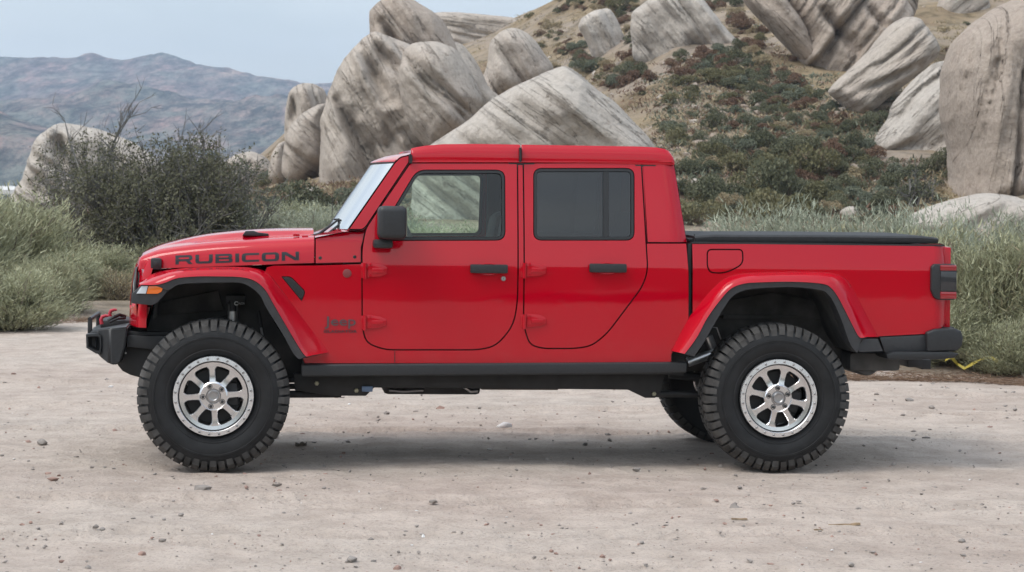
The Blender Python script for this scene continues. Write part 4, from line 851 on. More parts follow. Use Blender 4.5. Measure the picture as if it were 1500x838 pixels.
def inset(P_, d):
    """offset a closed (x,z) loop inward (positive d)"""
    P_ = [Vector(p) for p in P_]; n = len(P_); sgn = 1 if area2(P_) > 0 else -1; out = []
    for i in range(n):
        a = (P_[i]-P_[i-1]); b_ = (P_[(i+1) % n]-P_[i]); 
        na = Vector((-a.y, a.x)).normalized() if a.length > 1e-9 else Vector((0, 0)); nb = Vector((-b_.y, b_.x)).normalized() if b_.length > 1e-9 else na
        m_ = na+nb; m_ = m_.normalized() if m_.length > 1e-6 else na; c = max(.5, m_.dot(na)); out.append(tuple(P_[i]+m_*(sgn*d/c)))
    return out
def panel(name, px, parent, mats, holes=(), vf=None, depth=.03, r=.0032, step=.045, proud=0.0, gap=.0012, raw=False, rows=()):
    """curved body panel with rolled edges: outline given in photo pixels on the body surface"""
    vf = vf or vb; g = lambda u, w_: vf(u, w_)-proud
    def loc(P_): return [(q.x, q.z) for q in (Lf(a, b_, g) for a, b_ in P_)]
    outer = px if raw else loc(px); outer = inset(outer, gap); outer = dens(outer, step)
    hl = [dens(inset(h if raw else loc(h), -gap), step) for h in holes]
    loops = [(outer, 1)]+[(h, -1) for h in hl]
    V2 = []; E = []; rings = []
    for P_, s_ in loops:
        rin = inset(P_, r*s_); b0 = len(V2); V2 += rin; E += [(b0+i, b0+(i+1) % len(rin)) for i in range(len(rin))]; rings.append((P_, b0, len(rin)))
    xs = [p[0] for p in outer]; zs = [p[1] for p in outer]; O_ = np.array([V2[i] for i in range(rings[0][2])])
    gx = np.arange(min(xs)+step/2, max(xs), step); gz = list(np.arange(min(zs)+step/2, max(zs), step*.6))+[WC-.012, WC-.004, WC+.004, WC+.012]
    pts = np.array([(a, b_) for b_ in gz for a in gx]); 
    if len(pts):
        k = in_poly(pts, O_); d, _ = near_poly(pts, O_); k &= d > step*.30
        for (P_, b0, n) in rings[1:]:
            H_ = np.array(V2[b0:b0+n]); d, _ = near_poly(pts, H_); k &= (~in_poly(pts, H_)) & (d > step*.30)
        V2 += [tuple(p) for p in pts[k]]
    vo, eo, fo, *_ = delaunay_2d_cdt([Vector(p) for p in V2], E, [], 0, 1e-6)
    vo = [tuple(p) for p in vo]; cen = np.array([np.mean([vo[i] for i in f], 0) for f in fo]); k = in_poly(cen, O_)
    for (P_, b0, n) in rings[1:]: k &= ~in_poly(cen, np.array(V2[b0:b0+n]))
    tris = [f for f, q in zip(fo, k) if q]
    vs = [(p[0], g(*p), p[1]) for p in vo]; fs = []
    for f in tris:
        a, b_, c = (Vector(vs[i]) for i in f); nrm = (b_-a).cross(c-a); fs.append(tuple(f) if nrm.y < 0 else tuple(reversed(f)))
    mp_ = {(round(p[0], 6), round(p[1], 6)): i for i, p in enumerate(vo)}
    e = .002; nrmls = []
    for p in vo:
        du = (g(p[0]+e, p[1])-g(p[0]-e, p[1]))/(2*e); dw = (g(p[0], p[1]+e)-g(p[0], p[1]-e))/(2*e); nrmls.append(Vector((du, -1, dw)).normalized())
    for (P_, b0, n), (_, s_) in zip(rings, loops):
        ids = [min(range(0), default=None) for _ in ()]; ids = []
        for i in range(n):
            q = V2[b0+i]; j = mp_.get((round(q[0], 6), round(q[1], 6)))
            if j is None: j = int(np.argmin([(v[0]-q[0])**2+(v[1]-q[1])**2 for v in vo]))
            ids.append(j)
        A = len(vs); 
        for i in range(n):
            a, b_ = P_[i-1], P_[(i+1) % n]; t_ = Vector((b_[0]-a[0], b_[1]-a[1])); o_ = Vector((t_.y, -t_.x)).normalized()*(1 if area2(P_) > 0 else -1)*s_
            vs.append((P_[i][0], g(*P_[i])+r, P_[i][1])); nrmls.append(Vector((o_.x, -.15, o_.y)).normalized())
        B = len(vs)
        for i in range(n): vs.append((P_[i][0], g(*P_[i])+depth, P_[i][1])); nrmls.append(Vector(nrmls[A+i]))
        for i in range(n):
            j = (i+1) % n
            for q in ((ids[i], ids[j], A+j, A+i), (A+i, A+j, B+j, B+i)):
                if len(set(q)) < 3: continue
                fs.append(q if (area2(P_) > 0) == (s_ > 0) else q[::-1])
    me = bpy.data.meshes.new(name); me.from_pydata(vs, [], fs); setmats(me, mats); me.update(); me.polygons.foreach_set('use_smooth', [True]*len(me.polygons))
    # rim faces are laid so that they face outward
    me.normals_split_custom_set_from_vertices([tuple(n_) for n_ in nrmls]); return link(name, me, parent)
def strip(name, rows, parent, mats, mi=None, angle=30, closed=False, sub=4, smoothp=True):
    """loft between rows of stations: rows = list of stations, each a list of Vector; Catmull-Rom along the stations"""
    n = len(rows); m_ = len(rows[0]); out = []
    for i in range(n-1):
        p0, p1, p2, p3 = rows[max(0, i-1)], rows[i], rows[i+1], rows[min(n-1, i+2)]
        for k in range(sub):
            t = k/sub
            if smoothp: out.append([.5*((2*b_)+(c-a)*t+(2*a-5*b_+4*c-d)*t*t+(3*b_-a-3*c+d)*t**3) for a, b_, c, d in zip(p0, p1, p2, p3)])
            else: out.append([b_+(c-b_)*t for b_, c in zip(p1, p2)])
    out.append(list(rows[-1])); vs = [v for s_ in out for v in s_]; fs = []; ms = []
    for i in range(len(out)-1):
        for j in range(m_ if closed else m_-1):
            j2 = (j+1) % m_; fs.append((i*m_+j, i*m_+j2, (i+1)*m_+j2, (i+1)*m_+j)); ms.append(mi[j] if mi else 0)
    return obj(name, vs, fs, mats, parent, mi=ms, angle=angle)

# ---- outlines read off the photograph
DOORF = rounded([(601,238.5,3), (758,238.5,3), (758.5,440,30), (752,478,20), (726,507,16), (700,512.5,12), (563,512.5,18), (536,502,14), (530.5,478,16), (530,362,16), (536,334,8)], 6)
DOORR = rounded([(766.5,238.5,3), (939.5,238.5,3), (947,365,10), (949,396,18), (941,420,20), (889,489,18), (866,507,16), (842,510.5,10), (795,510.5,16), (776,505,14), (767,478,14)], 6)
WINF = rounded([(611,249.5,13), (739,249.5,13), (739.5,351.5,13), (560,352,8), (553,346,10)], 8, 6)
WINR = rounded([(782,247,12), (928.5,247,12), (928.5,351.5,12), (782,351.5,12)], 8, 6)
side = [(386,402),(390,391),(400,388.3),(460,388),(529.5,386),(529.5,362),(537,332),(602,236.2),(943,236.2),(948.5,356),(1006,356),(1009.5,400),(1009.5,470),(984,520),(984,533),(446,533),(434,505),(424,470),(400,420)]
body = panel('body_side', side, truck, PAINT, holes=[DOORF, DOORR], depth=.04, proud=-.001)
# dark jambs behind the gaps, so that the gaps read as shut lines
jf = MB()
pa, pb = Lp(531, 240, .2), Lp(945, 512, .2)
dF = panel('door', DOORF, truck, PAINT, holes=[inset_px for inset_px in [WINF]], depth=.045); tag(dF, 'front red door with clear window')
dR = panel('door', DOORR, truck, PAINT, holes=[WINR], depth=.045); tag(dR, 'rear red door with dark window')
def seal(win, parent, wd=6.0):
    o_ = panel('window_seal', win, parent, RUB, holes=[[tuple(p) for p in inset([(a, b_) for a, b_ in win], wd)]], depth=.03, r=.0015, step=.05, proud=-.004, gap=0)
    return o_
seal(WINF, dF, 4.5); seal(WINR, dR, 4.5)
def pane(win, parent, m, back=.012, name='window_glass'):
    P_ = [Lf(a, b_, lambda u, w_: vb(u, w_)+back) for a, b_ in win]; q = [(p.x, p.z) for p in P_]; return panel(name, q, parent, m, depth=.0045, r=.001, step=.08, proud=-back, gap=-.001, raw=True)
pane(inset(WINF, 2.5), dF, G_FRONT); pane(inset(WINR, 2.5), dR, G_DARK)
# rear window divider
pd = rounded([(883,249,0), (892,249,0), (892,350,0), (883,350,0)], 0); panel('window_divider', pd, dR, RUB, depth=.012, r=.001, proud=-.006)
# quarter triangle in the front window
panel('mirror_sail', [(566,318),(592,318),(606,350),(560,350)], dF, RUB, depth=.006, r=.001, proud=-.017)
def hinge(x0, x1, y0, y1, parent):
    mb = MB(); a = Lp(x0, y1, 0); b_ = Lp(x1, y0, 0); L_ = b_.x-a.x; Hh = b_.z-a.z
    vv = vb(a.x+.05, (a.z+b_.z)/2); 
    mb.prism([(a.x+L_*.22, a.z+Hh*.10), (a.x+L_*.75, a.z+Hh*.16), (b_.x, a.z+Hh*.32), (b_.x, a.z+Hh*.72), (a.x+L_*.75, b_.z-Hh*.10), (a.x+L_*.22, b_.z)], vv-.012, vv+.01, 0, .004)
    mb.box((a.x+L_*.40, vv-.019, a.z+Hh*.36), (b_.x-L_*.12, vv-.008, a.z+Hh*.66), 0, .004)
    mb.tube([(a.x+L_*.12, vv-.014, a.z), (a.x+L_*.12, vv-.014, a.z+Hh*.93)], .012, 12)
    for q in (.2, .86): mb.lathe([(0, -.004), (.007, -.004), (.008, 0)], (a.x+L_*.34, vv-.012, a.z+Hh*q), 10)
    mb.box((a.x-.004, vv-.006, a.z+.006), (a.x+L_*.3, vv+.012, b_.z-.006), 0, .004)
    return mb.build('hinge', PAINT, parent, 40)
hinge(531, 569, 385, 410, dF); hinge(531, 568, 463, 486, dF); hinge(767.5, 804, 385, 409, dR); hinge(767.5, 804, 461, 484, dR)
def handle(x0, x1, y0, y1, parent):
    a = Lp(x0, y1, 0); b_ = Lp(x1, y0, 0); vv = vb(a.x, (a.z+b_.z)/2); mb = MB(); mb.box((a.x, vv-.045, a.z), (b_.x, vv-.022, b_.z), 0, .010)
    mb.box((a.x+.006, vv-.03, a.z+.006), (a.x+.05, vv+.01, b_.z-.006), 0, .006); mb.box((b_.x-.05, vv-.03, a.z+.006), (b_.x-.006, vv+.01, b_.z-.006), 0, .006); mb.build('handle', PLAS, parent)
    c = ((a.x+b_.x)/2, (a.z+b_.z)/2-.004); q = MB(); n = 24; rx, rz = .075, .037; vs = [(c[0], vv+.006, c[1])]; 
    for (s_, y_) in ((.75, .003), (.93, -.0035), (1.0, .0015)):
        vs += [(c[0]+rx*s_*math.cos(2*math.pi*k/n), vv+y_, c[1]+rz*s_*math.sin(2*math.pi*k/n)) for k in range(n)]
    fs = [(0, 1+(k+1) % n, 1+k) for k in range(n)]+[(1+j*n+k, 1+j*n+(k+1) % n, 1+(j+1)*n+(k+1) % n, 1+(j+1)*n+k) for j in range(2) for k in range(n)]
    q.add(vs, fs); q.build('handle_cup', PAINT, parent, 60)
handle(691, 747, 388.5, 401, dF); handle(867, 922.5, 387.5, 400, dR)
p = Lp(737.5, 408.2, .15); MB().lathe([(0, -.006), (.013, -.006), (.0155, -.003), (.016, .003)], (p.x, vb(p.x, p.z), p.z), 20).add([(p.x-.0015, vb(p.x, p.z)-.0075, p.z-.006), (p.x+.0015, vb(p.x, p.z)-.0075, p.z-.006), (p.x+.0015, vb(p.x, p.z)-.0075, p.z+.006), (p.x-.0015, vb(p.x, p.z)-.0075, p.z+.006)], [(0, 1, 2, 3)], 1).build('door_lock', [STEEL, RUB], dF)
# mirror
def lp3(px, py, v): return Lp(px, py, v)
a = Lp(553, 350, .02); b_ = Lp(595, 302, .02); mm_ = MB()
bm = bmesh.new(); bmesh.ops.create_cube(bm, size=1)
for v in bm.verts:
    v.co = Vector(((a.x+b_.x)/2+v.co.x*(b_.x-a.x), .025+v.co.y*.22, (a.z+b_.z)/2+v.co.z*(b_.z-a.z)))
bmesh.ops.bevel(bm, geom=list(bm.edges), offset=.036, segments=4, profile=.55, affect='EDGES'); mm_.bm(bm, 0)
c0 = Lp(562, 358, .1); mm_.box((c0.x-.065, .04, c0.z-.024), (c0.x+.055, .19, c0.z+.03), 0, .02); mr_ = mm_.build('mirror', PLAS, dF, 40)
q = MB(); q.box((b_.x-.002, -.055, a.z+.018), (b_.x+.003, .105, b_.z-.018), 0, 0); q.build('mirror_glass', simple('mirror_silver', (.8, .8, .8), .03, 1), dF)

# cab corner above the tub, with a rounded rear pillar
def vcor(u, w_):
    v = vb(u, w_); ur = UR0-(w_-WR0)*KR; d = u-(ur-.10)
    return v+(.9*d*d*5 if d > 0 else 0)
p1, p2 = Lp(1007, 355, .17), Lp(989, 224, .28); KR = (p1.x-p2.x)/(p2.z-p1.z); UR0 = p1.x; WR0 = p1.z
cq = panel('cab_corner', [(940.9,236.5),(987.2,236.3),(1006.5,355.5),(947.9,355.5)], truck, PAINT, vf=vcor, depth=.03)
# hardtop: loft across the cab
def roofpanel(name, xa, xb, yt, nose=False, tail=False):
    zt = Lp((xa+xb)/2, 233, .25).z
    ub = Lp(xa, 236, vb(0, 1.87)).x; ue = Lp(xb, 236, vb(0, 1.87)).x; rows = []; zt = Lp(700, 235.5, vb(0, 1.86)).z; zp = Lp(700, 218.5, .33).z
    v0 = vb(1, zt); half = [(v0+.03, zt-.006), (v0, zt-.004), (v0-.001, zt+.012), (v0+.004, zt+.05), (v0+.012, zt+.078), (v0+.03, zt+.099), (v0+.07, zp-.004), (v0+.14, zp+.004), (v0+.3, zp+.012), (VC, zp+.02)]
    full = half+[(2*VC-a, b_) for a, b_ in half[-2::-1]]
    us = [(ub, 1.0, 0), (ub+.01, 1, 0)] if tail else [(ub, 1, .040), (ub+.03, 1, .030), (ub+.09, 1, .018), (ub+.2, 1, .006), (ub+.4, 1, 0)]
    if tail: us += [(ue-.20, 1, 0), (ue-.10, 1, .005), (ue-.05, 1, .014), (ue-.02, 1, .030), (ue, 1, .060)]
    else: us += [(ue-.01, 1, 0), (ue, 1, 0)]
    for (u, s_, dz) in us:
        rows.append([Vector((u-(max(0, b_-zt)*KR if dz > .004 and tail else 0), VC+(a-VC)*(1-dz*.35), b_-dz*max(0, (b_-zt))/.1*.9)) for a, b_ in full])
    o_ = strip(name, rows, truck, PAINT, angle=40, sub=3, smoothp=False)
    sm_ = o_.modifiers.new('thick', 'SOLIDIFY'); sm_.thickness = .012; sm_.offset = -1 if False else 0; return o_
roofpanel('front_roof_panel', 602, 761, 0); roofpanel('rear_roof_panel', 763, 986.5, 0, tail=True)
# windshield frame side (A pillar), header and glass
AP = [(590,227,4), (602,237,2), (535.5,335.5,2), (517,337,2), (505,337,3), (584,232,5)]
def wsp(px, py, v): 
    return Lp(px, py, v)
# pillar outer face
pillar = panel('windshield_pillar', rounded([(586,229,5), (600.5,226,3), (600.5,238,2), (536.5,333.5,2), (531,337.5,2), (508,337.5,2), (577,238,2)], 2), truck, PAINT, depth=.05, r=.008)
# windshield surface: from base to header, bowed across
B0 = Lp(511, 336, .21); T0 = Lp(580, 236, .27); H1 = Lp(600, 222, .33)
def wsrow(u, w_, v_in, bow, n=15, cr=0.0):
    out = []
    for i in range(n):
        t = -1+2*i/(n-1); hw = VC-v_in; out.append(Vector((u-bow*(1-abs(t)**2.4), VC+t*hw, w_+cr*(1-t*t))))
    return out
glass = strip('windshield_glass', [wsrow(B0.x+(T0.x-B0.x)*t, B0.z+(T0.z-B0.z)*t, .215+.06*t, .115) for t in (0, .33, .66, 1)], truck, G_WS, angle=60, sub=2, smoothp=False)
hd = strip('windshield_header', [wsrow(T0.x-.006, T0.z-.010, .272, .118), wsrow(T0.x-.004, T0.z+.004, .274, .121), wsrow(T0.x+.035, T0.z+.024, .285, .10, cr=.006), wsrow(T0.x+.06, T0.z+.034, .295, .075, cr=.012), wsrow(Lp(602, 236, .25).x+.012, Lp(700, 218.5, .33).z-.030, .30, .0, cr=.014)], truck, PAINT, angle=50, sub=2)
tr_ = strip('windshield_trim', [wsrow(T0.x-.0085, T0.z-.016, .272, .120), wsrow(T0.x-.009, T0.z-.004, .273, .123)], truck, RUB, sub=1)
# roof joint seals
for (pa_, pb_) in (((600.5,226),(602.5,239)), ((762,215.5),(762,237.5))):
    a = Lp(pa_[0], pa_[1], .27); b_ = Lp(pb_[0], pb_[1], .235); MB().box((min(a.x, b_.x)-.005, .238, b_.z), (max(a.x, b_.x)+.006, .30, a.z-.004)).build('roof_joint', RUB, truck)
# cab back wall with rear window
zt = Lp(985, 232, .25).z; zb_ = Lp(1005, 360, .17).z; mb = MB(); u_t = UR0-(zt-WR0)*KR; 
mb.add([(UR0-.005, .24, zb_-.25), (UR0-.005, 2*VC-.24, zb_-.25), (UR0-.005, 2*VC-.24, zb_), (UR0-.005, .24, zb_), (u_t-.005, .33, zt+.01), (u_t-.005, 2*VC-.33, zt+.01)], [(0, 3, 2, 1), (3, 4, 5, 2)]); mb.build('cab_back', PAINT, truck)
mb = MB(); f_ = lambda t, v: (UR0+.004-(zt+.02-zb_)*KR*t, v, zb_+(zt+.02-zb_)*t); mb.add([f_(.2, .5), f_(.85, .55), f_(.85, 2*VC-.55), f_(.2, 2*VC-.5)], [(0, 1, 2, 3)]); mb.build('rear_glass', G_DARK, truck)
# rolled edge where the tub meets the corner (thin ledge) and drip rail over the doors
dr_ = [Lf(x, 236.9, lambda u, w_: vb(u, w_)-.002) for x in (603, 700, 760, 860, 942, 984)]; MB().tube(dr_, .0065, 8).build('drip_rail', PAINT, truck)

# ---- cowl and hood
def hv(u):            # hood side distance in, hood narrows toward the grille
    t = max(0, min(1, (WCOWL-u)/(WCOWL-Lp(215, 380, .33).x))); return .178+.17*t
cowl = panel('cowl_panel', rounded([(461.5,348,3), (478,345,3), (506,339.5,2), (530,339,2), (536,340,1), (529.5,362,2), (529.5,385,1), (461.5,386.5,1)], 1), truck, PAINT, vf=lambda u, w_: max(vb(u, w_), .15)+.02+max(0, w_-1.40)*.3, depth=.03)
def prof(u, wb, wt, v0, bulge, endk=0):
    """hood section: side bottom, side, shoulder, top with power dome"""
    h = wt-wb; half = [(v0+.02, wb-.002), (v0, wb), (v0+.004, wb+h*.35), (v0+.013, wb+h*.62), (v0+.036, wb+h*.84), (v0+.085, wb+h*.96), (v0+.15, wt), (v0+.24, wt+.006), (v0+.275, wt+.010+bulge*.15), (v0+.30, wt+.012+bulge*.8), (v0+.34, wt+.014+bulge), (VC, wt+.022+bulge)]
    return [Vector((u, a, b_)) for a, b_ in half]+[Vector((u, 2*VC-a, b_)) for a, b_ in half[-2::-1]]
HB = [(206,393.5),(216,394.5),(240,393.2),(300,390.8),(380,388),(460,385.2)]     # lower shut line of the hood
HT = [(205,374),(213,369.5),(240,362.5),(300,355),(380,349.5),(460,346)]         # shoulder
rows = []
bl = [0, .0, .004, .024, .030, .022]
for i, ((xb_, yb_), (xt_, yt_)) in enumerate(zip(HB, HT)):
    u = Lp(xb_, yb_, .3).x; 
    for _ in range(4): u = Lp(xb_, yb_, hv(u)).x
    rows.append(prof(u, Lp(xb_, yb_, hv(u)).z, Lp(xt_, yt_, hv(u)+.12).z, hv(u), bl[i]))
hood = strip('hood', rows, truck, PAINT, angle=50, sub=6)
r0 = rows[0]; nose = [[p+Vector((.0, 0, 0)) for p in r0], [Vector((p.x-.012, VC+(p.y-VC)*.985, p.z-.012)) for p in r0], [Vector((p.x-.006, VC+(p.y-VC)*.975, min(p.z-.03, r0[5].z-.03))) for p in r0]]
strip('hood_nose', nose, hood, PAINT, angle=60, sub=2)
# cowl top between hood and windshield
a = Lp(461, 347, .25); mb = MB(); nrow = []
for (px_, py_, bow) in ((461, 348, 0), (485, 343, .03), (512, 338, .10)):
    q = Lp(px_, py_, .22); nrow.append([Vector((q.x-bow*(1-abs(t)**2.4), VC+t*(VC-.185-(.0 if abs(t) < 1 else 0)), q.z+.022*(1-t*t))) for t in np.linspace(-1, 1, 15)])
strip('cowl_top', nrow, truck, PAINT, angle=60, sub=2)
# vents / washer pieces on the hood and wipers
for v_ in (.52, .66):
    a = Lp(355, 343.5, v_); b_ = Lp(393, 343.5, v_); z0 = a.z+.004; mb = MB(); mb.prism([(a.x, z0-.01), (a.x+.02, z0+.018), (a.x+.07, z0+.020), (a.x+.10, z0+.010), (b_.x, z0+.004), (b_.x+.005, z0-.012)], v_-.035, v_+.035, 0, .004); mb.build('hood_vent', PLAS, hood)
for (xa, ya, xb, yb, v_) in ((462,346,497,321,.42), (474,347,505,322,.36)):
    a = Lp(xa, ya, v_); b_ = Lp(xb, yb, v_+.16); mb = MB(); mb.tube([a+Vector((-.02, 0, -.005)), a+Vector((.02, 0, .012)), b_], [.016, .010, .006], 8); mb.box(a+Vector((-.03, -.025, -.022)), a+Vector((.10, .025, -.002)), 0, .006)
    mb.tube([b_+Vector((-.03, -.02, -.003)), b_+Vector((.045, .10, .004))], .006, 6); mb.tube([b_+Vector((.01, .01, 0)), b_+Vector((.012, .03, -.06))], .0035, 6); mb.tube([b_+Vector((-.04, -.20, -.062)), b_+Vector((.01, .30, -.055))], .005, 6); mb.build('wiper', RUB, truck)
mb = MB()
for (x, y) in ((447, 346.5), (507, 341), (434, 344)):
    q = Lp(x, y, .33); mb.box(q+Vector((-.02, -.015, -.01)), q+Vector((.02, .02, .008)), 0, .005)
mb.build('hood_hinge', PAINT, truck)
# antenna (far side of the cowl)
q = Lp(486, 340, 1.72); MB().tube([q, q+Vector((.0, 0, .06)), q+Vector((.006, 0, .36))], [.006, .0022, .0015], 6).build('antenna', RUB, truck)
# hood latch
a = Lp(220, 394, .30); c_ = Lp(237, 378, .30); vv = hv(a.x)-.012; mb = MB(); mb.box((a.x, vv-.035, a.z-.005), (c_.x, vv+.01, c_.z), 0, .018); mb.build('hood_latch', PLAS, truck); MB().box((a.x+.022, vv-.040, a.z+.018), (c_.x-.02, vv-.030, c_.z-.020), 0, .006).build('latch_buckle', DARK, truck)

# ---- grille with slots and round headlamps
gz0 = Lp(205, 478, .45).z; gz1 = Lp(206, 386, .36).z+.03; g0 = Lp(191, 440, .5).x-.03
def gx(v, z):         # grille face, swept back toward its corners and leaned back at the top
    t = abs(v-VC)/.62; zz = (z-gz0)/(gz1-gz0); kink = max(0, zz-.70); return g0+.085*t**2.2+.04*zz*zz+.20*kink*kink
mb = MB(); vvs = np.linspace(VC-.64, VC+.64, 57); zzs = np.linspace(gz0, gz1, 22); lampz = Lp(228, 406, .5).z; lv = .60
def slot(v, z):
    for k in range(-3, 4):
        if abs(v-(VC+k*.105)) < .030 and gz0+.12 < z < gz1-.06: return .05
    for s_ in (-1, 1):
        if math.hypot(v-(VC+s_*.455), z-(gz0+gz1)/2-.04) < .115: return .035
    return 0
vs = [(gx(v, z)+slot(v, z), v, z) for z in zzs for v in vvs]; fs = []; mi = []; nv = len(vvs)
for i in range(len(zzs)-1):
    for j in range(nv-1):
        fs.append((i*nv+j, (i+1)*nv+j, (i+1)*nv+j+1, i*nv+j+1)); mi.append(1 if slot((vvs[j]+vvs[j+1])/2, (zzs[i]+zzs[i+1])/2) == .05 else 0)
for s_ in (0, nv-1):   # corner returns
    b0 = len(vs)
    for z in zzs: vs.append((gx(vvs[s_], z)+.02, vvs[s_]-(.022 if s_ == 0 else -.022), z)); vs.append((gx(vvs[s_], z)+.05, vvs[s_]-(.03 if s_ == 0 else -.03), z))
    for i in range(len(zzs)-1):
        for q in ((i*nv+s_, (i+1)*nv+s_, b0+2*(i+1), b0+2*i), (b0+2*i, b0+2*i+2, b0+2*i+3, b0+2*i+1)): fs.append(q); mi.append(0)
grille = obj('grille', vs, fs, [PAINT, DARK], truck, mi=mi, angle=40)
for s_ in (-1, 1):
    c_ = Vector((gx(VC+s_*.455, (gz0+gz1)/2+.04)+.012, VC+s_*.455, (gz0+gz1)/2+.04)); mb = MB(); n = 28
    for (r_, dx) in ((.118, -.004), (.100, -.010), (.096, .0), (.05, -.014), (0, -.018)): pass
    prof_ = [(.118, .0), (.112, -.012), (.101, -.013), (.098, -.002), (.07, -.016), (0.0, -.024)]; vs = []; fs = []; mi = []
    for (r_, dx) in prof_:
        vs += [(c_.x+dx, c_.y+r_*math.cos(2*math.pi*k/n), c_.z+r_*math.sin(2*math.pi*k/n)) for k in range(n)]
    for j in range(len(prof_)-1):
        for k in range(n): fs.append((j*n+k, j*n+(k+1) % n, (j+1)*n+(k+1) % n, (j+1)*n+k)); mi.append(0 if j < 3 else 1)
    obj('headlight', vs, fs, [PLAS, CLEAR], grille, mi=mi, angle=30)
# front inner fender side seen below the marker lamp
fp = panel('fender_front', [(199,445),(224,447),(214,482),(204,478),(200,470)], truck, PAINT, vf=lambda u, w_: .36, depth=.3, r=.012)

# ---- fender flares
def flare(name, st, v0f, mats, inn=.03):
    rows = []
    for k, (J, Cc, R_, B) in enumerate(st):
        j = Lf(J[0], J[1], v0f); c = Lp(Cc[0], Cc[1], .035); r1 = Lp(R_[0], R_[1], .008); b_ = Lp(B[0], B[1], .020); m1 = (c*.5+r1*.5)+Vector((0, -.006, 0)); cj = j*.45+c*.55+Vector((0, -.012, 0)); rb = Lp(R_[0]*.9+B[0]*.1, R_[1]*.9+B[1]*.1, .016)
        j.y -= .004; rows.append([j+Vector((0, inn, -.006 if inn > .1 else 0)), j, cj, c, m1, r1, rb, b_, b_+Vector((0, .03, -.004)), b_+Vector((0, .16, .012))])
    o_ = strip(name, rows, truck, mats, mi=[0, 0, 0, 0, 0, 1, 1, 1, 1], angle=34, sub=5)
    # close the two ends
    me = o_.data; n = 10; nr = len(me.vertices)//n; bm = bmesh.new(); bm.from_mesh(me); bm.verts.ensure_lookup_table()
    for s_ in (0, (nr-1)*n):
        f = bm.faces.new([bm.verts[s_+i] for i in range(9)]); f.material_index = 1
    bm.to_mesh(me); bm.free(); return o_
FF = [((207,411),(204,415.5),(205,417.3),(206,418)), ((222,402),(222,411.5),(226,417.4),(229,419)), ((236,397.5),(237,406.5),(241,414.5),(246,425)), ((255,394.5),(256,400),(260,407.5),(261,417)), ((281,392),(282,396.3),(290,405),(290,414.3)), ((320,390.8),(320,395),(320,405),(320,414)),
      ((354,391.2),(354,396),(352,406),(350,414)), ((379,394.2),(377,402),(372,411),(366,420)), ((396,403),(391,414),(388,424),(381,433)), ((409,419.5),(404,434),(401,446),(391,452)), ((445,465.5),(430,480),(425,487),(414,489)), ((476,504),(447,512),(442,515),(430,518)), ((483.5,516),(458,520.5),(449,522.5),(438,526))]
vff = lambda u, w_: max(vb(u, w_), .15)+max(0, .2-u)*.0
fl1 = flare('front_fender_flare', FF, lambda u, w_: .17 if u > -.1 else .17+.2*min(.75, (-.1-u)), [PAINT, PLASG], .2)
RF = [((983.4,514),(993,516),(1003,518.5),(1017,522)), ((997,488),(1010,494),(1021,494),(1030,503)), ((1011.7,462.7),(1029,464),(1036,466),(1044,479)), ((1036.7,431),(1048,435),(1054.8,440),(1060,452)), ((1054.8,412.9),(1064,417),(1070.7,423),(1073,434.5)), ((1070.7,403.8),(1083,408),(1088.8,415.8),(1090,425.5)), ((1093,400),(1105,404.5),(1110,413.8),(1112,422.3)), ((1161,398),(1161,402.7),(1161,412.8),(1161,420.5)),
      ((1206.7,398.8),(1206.7,404.3),(1203,415.5),(1200,424.5)), ((1229,402.5),(1221,409),(1217,421.5),(1213,431)), ((1243,413),(1233,424),(1228,436),(1223,446)), ((1258.8,441),(1247.5,453),(1241,461),(1234,472)), ((1279,479.7),(1261,485),(1256,490),(1246,505)), ((1287,493.5),(1270,493.5),(1262,495),(1256,517))]
fl2 = flare('rear_fender_flare', RF, vb, [PAINT, PLASG])
pt = rounded([(1256,494.5,0), (1287,494.5,0), (1295.5,516,2), (1258,517.5,3), (1250,508,3)], 1); panel('rear_flare_tip', pt, truck, PLASG, vf=lambda u, w_: .03, depth=.16, r=.006)
# marker lamp and nose of the front flare
P3 = lambda x, y, v: Lp(x, y, v)
ng = MB(); ng.prism([(p.x, p.z) for p in (P3(193,430.5,.03), P3(206,418.3,.03), P3(243,418,.03), P3(249,420,.03), P3(243,430,.03), P3(231,443,.03), P3(223,447.5,.03), P3(192.5,444.5,.03))], .035, .30, 0, .008); ng.build('flare_nose', PLASG, fl1)
def lens(name, pts, m): MB().prism([(p.x, p.z) for p in (P3(x, y, .025) for x, y in pts)], .022, .06, 0, .004).build(name, m, fl1)
lens('marker_lens', [(214.5,430.5),(217.5,419),(240,418.8),(236.5,427.5),(231,430.5)], AMBER); lens('running_lamp', [(199.5,430.2),(207.5,418.8),(216.8,418.8),(213.8,430.3)], CLEAR)
# fender louvre
lv_ = rounded([(411,404.5,3), (426,404.5,5), (448,427,4), (442,442,3)], 3); lvp = panel('fender_louvre', lv_, truck, PLAS, depth=.02, r=.004, proud=.004); mb = MB()
for i in range(6):
    for j in range(3):
        x = 420+i*4.2+j*1.5; y = 409.5+i*4.4-j*3.4+4; 
        if not in_poly(np.array([[x, y]]), np.array(inset(lv_, 2.2)))[0]: continue
        p = Lf(x, y, vb); mb.box((p.x-.006, p.y-.0065, p.z-.005), (p.x+.006, p.y-.003, p.z+.005))
mb.build('louvre_mesh', RUB, lvp)
# round badge, cowl screws
p = Lf(508.5, 400.5, vb); MB().lathe([(0, -.004), (.022, -.005), (.026, -.003), (.027, .002)], (p.x, p.y, p.z), 28).build('round_badge', simple('badge_bronze', (.22, .05, .05), .4, .3), truck)
for (x, y) in ((469, 378), (519.5, 376.5)):
    mb = MB(); p = Lf(x, y, lambda u, w_: max(vb(u, w_), .15)+.02+max(0, w_-1.40)*.3); mb.lathe([(0, -.003), (.008, -.003), (.011, 0)], tuple(p), 14); mb.build('cowl_bolt', DARK, cowl)
